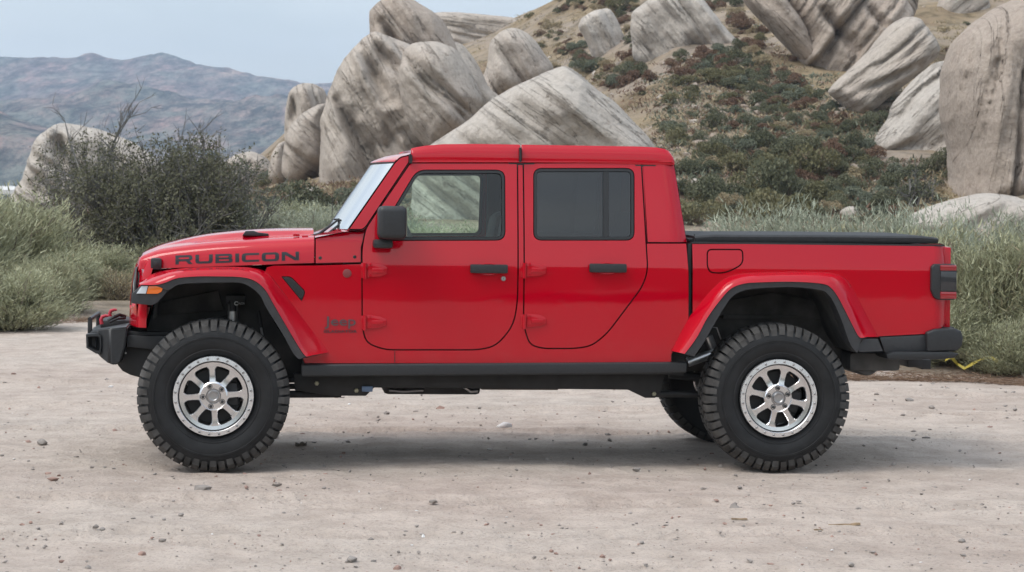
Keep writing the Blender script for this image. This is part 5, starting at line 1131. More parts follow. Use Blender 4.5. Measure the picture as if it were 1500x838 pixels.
# rocker seam
MB().box((Lf(578.3, 520, vb).x-.0018, vb(1, .7)-.0015, Lf(578, 531, vb).z), (Lf(578.3, 520, vb).x+.0018, vb(1, .7)+.004, Lf(578, 514, vb).z)).build('rocker_seam', RUB, body)

# ---- bed
BED = rounded([(1013,356.5,1), (1380,356.5,3), (1387,362,5), (1388,383,3), (1387,440,3), (1386,470,8), (1380,482,10), (1358,490,1), (1280,494,1), (1245,440,2), (1225,410,4), (1200,404,2), (1095,406,2), (1066,418,2), (1046,440,2), (1013.5,470,1)], 2)
def vbed(u, w_):
    ue = Lp(1388, 420, .15).x; d = u-(ue-.07); v = vb(u, w_) if w_ < WC+.3 else vb(u, w_); return v+(d*d*9 if d > 0 else 0)+.004
GAS = rounded([(1036,365.5,7), (1087.5,365.5,6), (1088.5,386,8), (1074,395,10), (1058,400.5,8), (1040,399,6), (1036,390,5)], 4)
bed = panel('bed_side', BED, truck, PAINT, holes=[GAS], vf=vbed, depth=.05); panel('fuel_door', GAS, bed, PAINT, vf=vbed, depth=.02, r=.003, gap=.0014)
a = Lp(1010, 357, .16); b_ = Lp(1013, 470, .16); MB().box((a.x-.006, .185, b_.z-.01), (b_.x+.006, .23, a.z)).build('bed_gap', RUB, truck)
a = Lp(1382, 360, .3); b_ = Lp(1386, 484, .3); tg = MB(); tg.box((a.x-.045, .21, b_.z), (b_.x+.0, 2*VC-.21, a.z-.005), 0, .015); tg.build('tailgate', PAINT, truck)
# bed rail cap and soft cover
a = Lp(1012, 357, .2); b_ = Lp(1381, 358, .2); MB().box((a.x, vb(3, a.z)+.004, b_.z-.004), (b_.x, 2*VC-vb(3, a.z)-.004, a.z+.006), 0, .004).build('bed_rail', PLAS, truck)
cv = []; xs = np.linspace(1018, 1374, 15)
for i, x in enumerate(xs):
    t = i/14; yb2 = 355.2+t*1.2; yt2 = 343.5+2.4*t+(1.2*math.sin(t*9)*.25) + (1.0 if i in (0, 14) else 0); p = Lp(x, yb2, .205); q = Lp(x, yt2, .205); hh = q.z-p.z; k = .82 if i in (0, 14) else 1
    sec = [(.205, 0), (.200, .25*hh), (.200, .75*hh*k), (.212, .95*hh*k), (.24, hh*k+.002), (.5, hh*k+.006), (VC, hh*k+.012)]; cv.append([Vector((p.x, a_, p.z+b2)) for a_, b2 in sec]+[Vector((p.x, 2*VC-a_, p.z+b2)) for a_, b2 in sec[-2::-1]])
tn = strip('bed_cover', cv, truck, CLOTHM, angle=40, sub=2)
bm = bmesh.new(); bm.from_mesh(tn.data); bm.verts.ensure_lookup_table(); nr = len(bm.verts)//13
for s_ in (0, (nr-1)*13): bm.faces.new([bm.verts[s_+i] for i in range(13)])
bm.to_mesh(tn.data); bm.free()
q = Lp(1013, 350, .25); MB().box((q.x-.02, .26, q.z-.012), (q.x+.06, 1.7, q.z+.004), 0, .003).tube([(q.x+.015, .25, q.z-.012), (q.x+.02, .25, q.z+.03)], .003, 6).build('cover_hinge', PLAS, truck)
# tail lamp
a = Lp(1363, 439, .14); b_ = Lp(1401, 387, .14); mb = MB(); mb.prism([(a.x, a.z+.06), (a.x+.02, a.z+.015), (a.x+.045, a.z), (b_.x-.012, a.z), (b_.x, a.z+.012), (b_.x, b_.z-.014), (b_.x-.014, b_.z), (a.x+.02, b_.z), (a.x, b_.z-.02)], .125, .33, 0, .010, 3); tl = mb.build('tail_light', PLAS, truck)
a2 = Lp(1377, 435.5, .13); b2 = Lp(1400.5, 389.5, .13)
for (y0_, y1_, m_, nm) in ((388.3, 396.5, REDL, 'red_lens'), (397.5, 426.5, DKL, 'smoked_lens'), (427.5, 437.8, REDL, 'red_lens')):
    lo = Lp(1377.5, y1_, .12); hi = Lp(1400, y0_, .12); MB().box((lo.x, .117, lo.z), (hi.x+.006, .32, hi.z), 0, .005).build(nm, m_, tl)
# lower bed trim and rear bumper
def pbox(name, x0, y0, x1, y1, v0, v1, m_, b=.01, parent=truck):
    a = Lp(x0, y1, v0); c = Lp(x1, y0, v0); return MB().box((a.x, v0, a.z), (c.x, v1, c.z), 0, b).build(name, m_, parent)
MB().prism([(p.x, p.z) for p in (Lp(1289,494,.15), Lp(1358,490.5,.15), Lp(1358,514,.15), Lp(1297,517,.15))], .155, .30, 0, .006).build('lower_trim', PLASG, truck)
rb = MB(); rb.prism([(p.x, p.z) for p in (Lp(1357,487,.12), Lp(1370,482,.12), Lp(1398,480.5,.12), Lp(1408,485,.12), Lp(1410.5,495,.12), Lp(1409,507,.12), Lp(1400,514.5,.12), Lp(1358,515,.12))], .11, 2*VC-.11, 0, .014, 3); rb.build('rear_bumper', PLAS, truck)
st_ = MB(); st_.prism([(p.x, p.z) for p in (Lp(1299,519,.1), Lp(1310,515.5,.1), Lp(1390,515.5,.1), Lp(1405,518,.1), Lp(1398,524.5,.1), Lp(1380,526.5,.1), Lp(1310,527.5,.1), Lp(1300,526,.1))], .10, .36, 0, .010, 2); st_.build('bumper_step', PLAS, truck)
pbox('hitch', 1330, 525, 1352, 538, .85, 1.05, DARK, .006); pbox('tow_receiver', 1350, 527, 1364, 541, .88, 1.02, DARK, .006)
pbox('bumper_grip', 1372, 479.2, 1398, 481.6, .2, .5, DARK, .002)
# ---- rocker guard, frame, underbody
rk = MB(); a = Lp(441, 552, .12); c = Lp(1007, 534, .12); rk.prism([(a.x, Lp(441,534,.12).z), (c.x, Lp(1007,530.5,.12).z), (c.x, Lp(1007,546,.12).z), (c.x-.2, Lp(960,548,.12).z), (a.x, a.z)], .118, .22, 0, .016, 3); rk.build('rocker_guard', PLAS, truck)
fr = MB(); fr.prism([(p.x, p.z) for p in (Lp(430,548,.42), Lp(432,572,.42), Lp(490,580,.42), Lp(536,580,.42), Lp(548,568,.42), Lp(600,568,.42), Lp(700,569,.42), Lp(820,570,.42), Lp(920,571,.42), Lp(945,583,.42), Lp(960,583,.42), Lp(968,575,.42), Lp(975,545,.42))], .42, .52, 0, .006)
fr.prism([(p.x, p.z) for p in (Lp(425,536,.42), Lp(975,536,.42), Lp(975,560,.42), Lp(425,560,.42))], 1.45, 1.55); fr.build('frame_rail', DARK, truck)
un = MB(); un.box((Lp(450,0,.5).x, .30, Lp(700,548,.3).z), (Lp(1000,0,.5).x, 2*VC-.30, Lp(700,500,.3).z)); un.build('floor_pan', DARK, truck)
ud = MB(); ud.box((Lp(560,560,.9).x, .7, Lp(560,574,.9).z), (Lp(700,560,.9).x, 1.2, Lp(560,545,.9).z), 0, .03); ud.build('transfer_case', DARK, truck)
pbox('skid_plate', 705, 562, 818, 571, .6, 1.3, simple('skid_brown', (.06, .045, .035), .7), .005)
ar = MB()
for (xa, ya, xb_, yb_, v_, r_) in ((330,578,500,577,.50,.024), (340,556,470,556,.55,.018), (330,566,455,566,1.3,.02), (330,560,470,555,1.42,.02)):
    ar.tube([Lp(xa, ya, v_), Lp(xb_, yb_, v_)], r_, 10)
ar.build('control_arm', DARK, truck)
ar = MB(); ar.tube([Lp(960,577,.45), Lp(1130,580,.45)], .022, 10); ar.tube([Lp(980,548,.62), Lp(1130,565,.62)], .03, 10); ar.build('control_arm', DARK, truck)
bo = MB()
for (x, y) in ((464, 561.5), (522, 572), (958, 577)): p = Lp(x, y, .415); bo.lathe([(0, -.012), (.013, -.012), (.016, 0)], tuple(p), 6)
bo.build('frame_bolt', simple('bolt_zinc', (.34, .33, .24), .5, .6), truck)
ht = pbox('shackle_bracket', 530, 566, 546, 574, .40, .44, simple('blue_steel', (.15, .22, .35), .4, .3), .004)
ud = MB(); ud.tube([Lp(570,571,.7), Lp(590,573,.7), Lp(620,571,.7)], .012, 8); ud.tube([Lp(680,566,.6), Lp(690,573,.6), Lp(700,572,.6)], .014, 8); ud.build('brake_line', STEEL, truck)
# exhaust behind the rear wheel and muffler
p = Lp(1270, 528, .5); ud = MB(); ud.lathe([(0, 0), (.09, 0), (.10, .02), (.10, .5), (.09, .52), (0, .52)], (p.x, .5, p.z), 24); ud.box((Lp(1240,518,.5).x, .42, Lp(1240,542,.5).z), (Lp(1315,518,.5).x, 1.1, Lp(1240,515,.5).z), 0, .03); ud.build('muffler', simple('muffler_steel', (.10, .10, .10), .7, .3, nscale=8, namp=.4), truck)
# axles and springs
for (xh, nm) in ((0.0, 'front_axle'), (3.487, 'rear_axle')):
    ax = MB(); ax.tube([(xh, .25, .457), (xh, 2*VC-.25, .457)], .055, 16); bm = bmesh.new(); bmesh.ops.create_uvsphere(bm, u_segments=20, v_segments=12, radius=.16); 
    for v in bm.verts: v.co = v.co+Vector((xh, VC+.1, .457))
    ax.bm(bm); ax.lathe([(.0, .0), (.17, .0), (.17, .02), (.0, .02)], (xh, .27, .457), 32); ax.build(nm, DARK, truck)
def coil(name, xh, v_, z0, z1, r_, turns, m_):
    pts = [(xh+r_*math.cos(t), v_+r_*math.sin(t), z0+(z1-z0)*t/(turns*2*math.pi)) for t in np.linspace(0, turns*2*math.pi, turns*14)]; MB().tube(pts, .009, 6).build(name, m_, truck)
for v_ in (.52, 2*VC-.52): coil('coil_spring', 3.40, v_, .52, .86, .06, 7, DARK); coil('coil_spring', .0, v_, .52, .92, .06, 7, DARK)
# shocks with remote reservoirs
def shock(name, pa_, pb_, r1, m1, m2):
    pa_, pb_ = Vector(pa_), Vector(pb_); q = pa_*.45+pb_*.55; MB().tube([pa_, q], r1, 14, 0).tube([q, pb_], r1*.62, 12, 1).tube([pb_-(pb_-pa_).normalized()*.01, pb_], r1*1.15, 12, 1).build(name, [m1, m2], truck)
SIL = simple('anodised_silver', (.55, .56, .57), .3, .85)
shock('shock_absorber', Lp(341, 445, .50), Lp(341, 500, .50), .033, SIL, DARK); pbox('shock_tower', 331, 433, 359, 447, .505, .62, DARK, .004)
MB().tube([Lp(341, 441, .49), Lp(341, 456, .49)], .026, 16).build('shock_cap', DARK, truck)
shock('shock_absorber', Lp(378, 455, .52), Lp(386, 500, .52), .012, DARK, SIL)
shock('shock_absorber', Lp(1037, 492, .40), Lp(1056, 540, .44), .030, SIL, STEEL)
MB().tube([Lp(1037, 490, .40), Lp(1040, 479, .40), Lp(1050, 480, .40), Lp(1056, 497, .41)], .0045, 8).build('shock_hose', STEEL, truck)
MB().tube([Lp(1007, 531, .36), Lp(1038, 520, .36), Lp(1060, 515, .5)], .030, 14).build('exhaust_pipe', SIL, truck)
# wheel-well liners
def liner(name, pts, v0, v1, top=None):
    rows = [[Lp(x, y, v0), Lp(x, y, v0)+Vector((0, v1-v0, 0))] for x, y in pts]; rows = [[a, Vector((a.x, v1, a.z))] for a, _ in rows]; o_ = strip(name, rows, truck, DUST, angle=40, sub=3); return o_
liner('wheel_liner', [(224,470),(228,445),(246,424),(285,415),(350,415),(381,431),(400,470),(420,500),(438,527)], .05, .62)
liner('wheel_liner', [(1020,521),(1044,480),(1073,435),(1112,423),(1200,425),(1223,446),(1240,490),(1256,517)], .05, .62)
pl = MB(); pl.prism([(p.x, p.z) for p in (Lp(215,530,.62), Lp(215,440,.62), Lp(250,410,.62), Lp(380,410,.62), Lp(455,530,.62), Lp(455,560,.62), Lp(400,560,.62))], .62, .66); pl.prism([(p.x, p.z) for p in (Lp(222,462,.58), Lp(222,445,.58), Lp(320,425,.58), Lp(328,455,.58))], .58, .63, 0, .01)
pl.build('inner_fender', DUST, truck); pl = MB(); pl.prism([(p.x, p.z) for p in (Lp(985,545,.62), Lp(1020,480,.62), Lp(1070,418,.62), Lp(1220,418,.62), Lp(1262,525,.62), Lp(1240,535,.62))], .62, .66); pl.prism([(p.x, p.z) for p in (Lp(1040,464,.58), Lp(1060,441,.58), Lp(1130,428,.58), Lp(1200,440,.58), Lp(1212,467,.58))], .59, .63, 0, .015); pl.box((Lp(1060,462,.56).x, .57, Lp(1060,467,.56).z), (Lp(1170,462,.56).x, .63, Lp(1060,461,.56).z), 0, .003); pl.build('inner_fender', DUST, truck)

# ---- front bumper: lofted end to end, notched tunnels, hoop, hooks
bp = MB()
def bsec(v, pts): return [Lp(x, y, .38)*1.0 for x, y in pts], v
secs = [(.345, [(163,481),(187,479),(184,506),(177,530),(169,534),(162,532)]), (.36, [(158,480.5),(187.5,478.5),(184.5,506),(177.5,531),(168,534.5),(157,532)]), (.40, [(142,483),(187.5,478),(184.5,506),(177.5,531),(166,534),(146,523)]), (.50, [(130,487),(187.5,477.5),(184.5,506),(177.5,531),(160,531),(134,514)]), (.62, [(127,488),(187.5,477.2),(184.5,506),(177.5,531),(155,528),(129,511)])]
rows = []
for v, pts in secs: rows.append([Vector((Lp(x, y, .38).x, v, Lp(x, y, .38).z)) for x, y in pts])
rows += [[Vector((p.x-.012, VC, p.z)) for p in rows[-1]]]; rows += [[Vector((p.x, 2*VC-p.y, p.z)) for p in r_] for r_ in rows[-2::-1]]
bmp = strip('front_bumper', rows, truck, PLAS, angle=25, sub=1, closed=True, smoothp=False); bm = bmesh.new(); bm.from_mesh(bmp.data); bm.verts.ensure_lookup_table(); nr = len(bm.verts)//6
for s_ in (0, (nr-1)*6): bm.faces.new([bm.verts[s_+i] for i in range(6)])
bmesh.ops.recalc_face_normals(bm, faces=list(bm.faces)); bmesh.ops.bevel(bm, geom=[e for e in bm.edges if e.calc_face_angle(0) > .35], offset=.008, segments=2, affect='EDGES'); bm.to_mesh(bmp.data); bm.free()
# lamp tunnel ring at the near corner
for s_ in (1, -1):
    tv = (lambda v: v) if s_ == 1 else (lambda v: 2*VC-v); mb = MB(); ring = [(126.5,489.5),(143,488.5),(148,492),(149,506),(147,518),(141,517.5),(127,509)]; rp_ = [Lp(x, y, .40) for x, y in ring]
    vs = [Vector((p.x, tv(.372), p.z)) for p in rp_]+[Vector((p.x-.0, tv(.50), p.z)) for p in rp_]; c_ = sum(rp_, Vector())/len(rp_); vs += [Vector((c_.x+(p.x-c_.x)*.80, tv(.371), c_.z+(p.z-c_.z)*.76)) for p in rp_]+[Vector((c_.x+(p.x-c_.x)*.66+.01, tv(.44), c_.z+(p.z-c_.z)*.62)) for p in rp_]
    n = len(rp_); fs = []; mi = []
    for k in range(n):
        k2 = (k+1) % n
        for (a_, b2, m_) in ((0, n, 0), (0, 2*n, 0), (2*n, 3*n, 1)): fs.append((a_+k, a_+k2, b2+k2, b2+k)); mi.append(m_)
    fs.append(tuple(range(3*n, 4*n))); mi.append(1); obj('fog_lamp_tunnel', vs, fs, [PLAS, DARK], bmp, mi=mi, angle=30)
ho = MB(); a = Lp(128, 488, .55); ho.box((a.x-.005, .62, a.z-.02), (a.x+.022, .66, Lp(130,468,.55).z), 0, .006); ho.box((a.x-.005, 2*VC-.66, a.z-.02), (a.x+.022, 2*VC-.62, Lp(130,468,.55).z), 0, .006); ho.tube([(a.x+.008, .62, Lp(130,468.5,.55).z), (a.x+.008, 2*VC-.62, Lp(130,468.5,.55).z)], .014, 10); ho.build('bumper_hoop', PLAS, truck)
for v_ in (.60, 2*VC-.60):
    hk = MB(); q = [Lp(x, y, .60) for x, y in ((149,475),(148,468),(150,464),(155,462.5),(159,462.8))]; hk.tube([Vector((p.x, v_, p.z)) for p in q], [.012, .012, .012, .010, .007], 10); hk.build('tow_hook', REDM, truck)
wn = MB(); q = Lp(172, 474, .9); wn.box((q.x-.10, .75, q.z-.03), (q.x+.10, 1.2, q.z+.03), 0, .02); wn.tube([Lp(158,470,.7), Lp(166,465,.7), Lp(175,461,.75), Lp(183,464,.8)], .011, 8); wn.tube([Lp(160,472,.6), Lp(172,467,.62), Lp(183,466,.7)], .008, 8); wn.build('winch', DARK, truck)
tp_ = MB()
for (x, y) in ((155, 477), (170, 475.5), (173, 477), (177, 478)): p = Lp(x, y, .5); tp_.add([p+Vector((-.01, -.02, .004)), p+Vector((.01, -.02, .004)), p+Vector((.01, .02, .004)), p+Vector((-.01, .02, .004))], [(0, 1, 2, 3)])
va = MB(); va.prism([(p.x, p.z) for p in (Lp(170,535,.42), Lp(178,545,.42), Lp(190,551,.42), Lp(205,555,.42), Lp(235,555,.42), Lp(300,520,.42), Lp(300,487,.42), Lp(186,487,.42))], .50, .58, 0, .008); va.prism([(p.x, p.z) for p in (Lp(186,492,.4), Lp(300,492,.4), Lp(300,520,.4), Lp(186,508,.4))], .40, .5, 0, .006); va.build('frame_horn', DARK, truck)
fk = MB(); fk.prism([(p.x, p.z) for p in (Lp(184,486,.62), Lp(184,512,.62), Lp(175,530,.62), Lp(190,549,.62), Lp(220,552,.62), Lp(230,486,.62))], .62, 2*VC-.62); fk.build('radiator_skid', DARK, truck)
p = Lp(182, 519.5, .36); MB().lathe([(0, -.004), (.006, -.004), (.006, .003)], (p.x, .50, p.z), 10).build('bumper_bolt', STEEL, truck)

# ---- cabin: seats, dashboard, wheel, pillars
def seat(u0, v0, nm='seat'):
    s_ = MB(); s_.box((u0-.05, v0, .95), (u0+.45, v0+.48, 1.10), 0, .05); s_.prism([(u0+.36, 1.02), (u0+.48, 1.02), (u0+.60, 1.56), (u0+.52, 1.60), (u0+.46, 1.56)], v0+.02, v0+.46, 0, .035); s_.box((u0+.52, v0+.12, 1.60), (u0+.62, v0+.36, 1.78), 0, .04); s_.tube([(u0+.56, v0+.18, 1.5), (u0+.57, v0+.18, 1.65)], .008, 6); s_.tube([(u0+.56, v0+.30, 1.5), (u0+.57, v0+.30, 1.65)], .008, 6); s_.build(nm, SEATM, truck)
us = Lp(640, 400, .4).x
for v_ in (.36, 2*VC-.36-.48): seat(us-.02, v_)
ub = Lp(840, 400, .4).x; s_ = MB(); s_.box((ub-.1, .36, .98), (ub+.4, 2*VC-.36, 1.12), 0, .05); s_.prism([(ub+.34, 1.05), (ub+.45, 1.05), (ub+.55, 1.60), (ub+.45, 1.60)], .36, 2*VC-.36, 0, .03); s_.build('rear_seat', SEATM, truck)
ud_ = Lp(545, 370, .3).x; d_ = MB(); d_.prism([(ud_-.12, 1.10), (ud_+.20, 1.10), (ud_+.24, 1.33), (ud_+.10, 1.405), (ud_-.16, 1.40)], .24, 2*VC-.24, 0, .03); d_.build('dashboard', SEATM, truck)
sw = MB(); c_ = Vector((ud_+.36, .58, 1.25)); pts = [c_+Vector((.17*math.cos(t)*.42, .17*math.sin(t), .17*math.cos(t)*.9)) for t in np.linspace(0, 2*math.pi, 25)]; sw.tube(pts, .014, 8, cap=False); sw.tube([c_, c_+Vector((-.16, 0, -.07))], .03, 8); sw.build('steering_wheel', SEATM, truck)
# dark inner trim round the near and far door openings, B pillars, headliner
def trimring(nm, win, vshift):
    P_ = [Lf(x, y, vb) for x, y in win]; q = [(p.x, p.z) for p in P_]; o2 = inset(q, -.035); mb = MB(); n = len(q); vs = [(a, vb(a, b_)+vshift, b_) for a, b_ in o2]+[(a, vb(a, b_)+vshift+.02, b_) for a, b_ in q]; mb.add(vs, [(k, (k+1) % n, n+(k+1) % n, n+k) for k in range(n)]); return mb
bpil = MB(); 
for (xa, xb_) in ((744, 782), (930, 960)):
    a = Lp(xa, 352, .25); c = Lp(xb_, 352, .25)
    for v_ in (.27, 2*VC-.27-.03): bpil.box((a.x, v_, 1.30), (c.x, v_+.03, 1.90))
bpil.build('inner_pillar', SEATM, truck)
hl = MB(); hl.box((Lp(612,240,.3).x, .30, Lp(700,243,.3).z), (Lp(985,240,.3).x, 2*VC-.30, Lp(700,240,.3).z+.01)); hl.build('headliner', SEATM, truck)
bk = MB(); bk.box((Lp(965,400,.3).x, .30, 1.0), (Lp(975,400,.3).x, 2*VC-.3, 1.45)); bk.box((Lp(545,400,.3).x, .19, .76), (Lp(940,400,.3).x, .215, WBELT-.06)); bk.box((Lp(545,400,.3).x, 2*VC-.215, .76), (Lp(940,400,.3).x, 2*VC-.19, WBELT-.06)); bk.build('inner_trim', SEATM, truck)

# ---- lettering
def glyph_mesh(strokes): return strokes
def text_part(name, body_, px0, px1, ptop, pbot, vf, m_, parent, ext=.0015, off=.0, shear=0, spacing=1.0, tilt_px=0):
    cu = bpy.data.curves.new('lettering', 'FONT'); cu.body = body_; cu.extrude = .02; cu.offset = off; cu.space_character = spacing; cu.shear = shear; cu.resolution_u = 4
    to = bpy.data.objects.new('lettering_tmp', cu); COL.objects.link(to); dg = bpy.context.evaluated_depsgraph_get(); me = bpy.data.meshes.new_from_object(to.evaluated_get(dg)); COL.objects.unlink(to); bpy.data.objects.remove(to)
    co = np.array([v.co[:] for v in me.vertices]); lo, hi = co.min(0), co.max(0)
    for v, c in zip(me.vertices, co):
        tx = (c[0]-lo[0])/(hi[0]-lo[0]); ty = (c[1]-lo[1])/(hi[1]-lo[1]); p = Lf(px0+(px1-px0)*tx, pbot+(ptop-pbot)*ty+tilt_px*tx, vf); v.co = (p.x, p.y-ext*(1.6 if c[2] > 0 else -.5), p.z)
    me.name = name; me.materials.clear(); me.materials.append(m_); return link(name, me, parent)
text_part('maker_lettering', 'Jeep', 475.5, 521, 463.5, 481.5, vb, BADGE, truck, .003, .004)
text_part('model_lettering', 'GLADIATOR', 474, 523, 483.6, 487.4, vb, DECAL, truck, .002, .02, spacing=1.05)
# wide squared hood letters built from strokes: each letter in a 10 x 6 box
LET = {'R': [[(0,0),(2,0),(2,2.0),(6,2.0),(7.6,0),(10,0),(8.2,2.2),(9.4,2.8),(9.8,3.6),(9.8,4.8),(9.2,5.7),(8,6),(0,6),(0,3.6),(2,3.6),(2,4.6),(7.6,4.6),(7.9,4.3),(7.9,3.7),(7.6,3.4),(0,3.4)]],
 'U': [[(0,6),(2.1,6),(2.1,2.0),(2.6,1.5),(7.4,1.5),(7.9,2.0),(7.9,6),(10,6),(10,1.5),(9.4,.4),(8.2,0),(1.8,0),(.6,.4),(0,1.5)]],
 'B': [[(0,0),(8.6,0),(9.7,.5),(10,1.4),(10,2.2),(9.2,3.1),(9.8,3.8),(9.8,4.8),(9.2,5.7),(8.2,6),(0,6)], [(2.1,3.65),(2.1,4.65),(7.5,4.65),(7.8,4.15),(7.5,3.65)], [(2.1,1.35),(2.1,2.4),(7.7,2.4),(8,1.9),(7.7,1.35)]],
 'I': [[(0,0),(2.2,0),(2.2,6),(0,6)]],
 'C': [[(10,0),(1.8,0),(.5,.5),(0,1.6),(0,4.4),(.5,5.5),(1.8,6),(10,6),(10,4.6),(2.7,4.6),(2.2,4.2),(2.2,1.8),(2.7,1.4),(10,1.4)]],
 'O': [[(1.8,0),(8.2,0),(9.5,.5),(10,1.6),(10,4.4),(9.5,5.5),(8.2,6),(1.8,6),(.5,5.5),(0,4.4),(0,1.6),(.5,.5)], [(2.7,1.4),(2.2,1.8),(2.2,4.2),(2.7,4.6),(7.3,4.6),(7.8,4.2),(7.8,1.8),(7.3,1.4)]],
 'N': [[(0,0),(2.0,0),(2.0,4.0),(7.6,0),(10,0),(10,6),(8,6),(8,2.1),(2.6,6),(0,6)]]}
vs = []; fs = []; cur = 0; adv = {'I': 2.2}; word = 'RUBICON'; tot = sum(adv.get(ch, 10)+1.55 for ch in word)-1.55
hvf = lambda u, w_: hv(u)+.004
for ch in word:
    wd_ = adv.get(ch, 10)
    loops = LET[ch]; V2 = []; E = []
    for lp_ in loops:
        lp2 = dens(lp_, 1.6); b0 = len(V2); V2 += lp2; E += [(b0+i, b0+(i+1) % len(lp2)) for i in range(len(lp2))]
    vo, eo, fo, *_ = delaunay_2d_cdt([Vector(p) for p in V2], E, [], 0, 1e-6); b0 = len(vs)
    for p in vo:
        tx = (cur+p[0])/tot; ty = p[1]/6; X_ = 257+181*tx; Y_ = (387.5-6.3*tx)-(13.2-.6*tx)*ty; q = Lf(X_, Y_, hvf); t_ = (q.z-Lf(X_, 387, hvf).z)
        vs.append(q)
    for f in fo:
        c = np.mean([vo[i] for i in f], 0)[None]; ok = in_poly(c, np.array(loops[0]))[0] and not any(in_poly(c, np.array(h))[0] for h in loops[1:])
        if ok: fs.append(tuple(b0+i for i in f))
    cur += wd_+1.55
# drop the letters onto the hood skin
dg = bpy.context.evaluated_depsgraph_get()
from mathutils.bvhtree import BVHTree
bv = BVHTree.FromObject(hood, dg)
out = []
for q in vs:
    d = (q-CL).normalized(); h = bv.ray_cast(CL, d); out.append((h[0]+h[1].normalized()*(-.0015 if h[1].dot(d) > 0 else .0015)) if h[0] else q)
lt = obj('hood_lettering', out, fs, DECAL, hood); sm_ = lt.modifiers.new('thick', 'SOLIDIFY'); sm_.thickness = .0008
text_part('shock_lettering', 'C', 343, 348.5, 441.5, 447.5, lambda u, w_: .462, WHT, truck, .002, .03); text_part('shock_lettering', 'FALCON', 349, 358, 443, 446, lambda u, w_: .500, WHT, truck, .002, .0)

# ---- mirror the shell to the far side
def mirror_tree(o, parent, top=False):
    c = o.copy(); COL.objects.link(c); c.parent = parent
    if top: c.matrix_basis = Matrix.Translation((0, 2*VC, 0)) @ Matrix.Diagonal((1, -1, 1, 1)) @ o.matrix_basis
    for ch in list(o.children): mirror_tree(ch, c)
    return c
for o_ in [body, dF, dR, cq, pillar, cowl, fl1, fl2, bed, fp, tl]:
    mirror_tree(o_, truck, True)
# far frame windows are the same copies; pieces of trim
for nm in ('rocker_guard', 'lower_trim', 'bumper_step', 'rear_flare_tip', 'drip_rail', 'wheel_liner', 'hood_latch'):
    for o_ in [q for q in truck.children if q.name.split('.')[0] == nm]: mirror_tree(o_, truck, True)

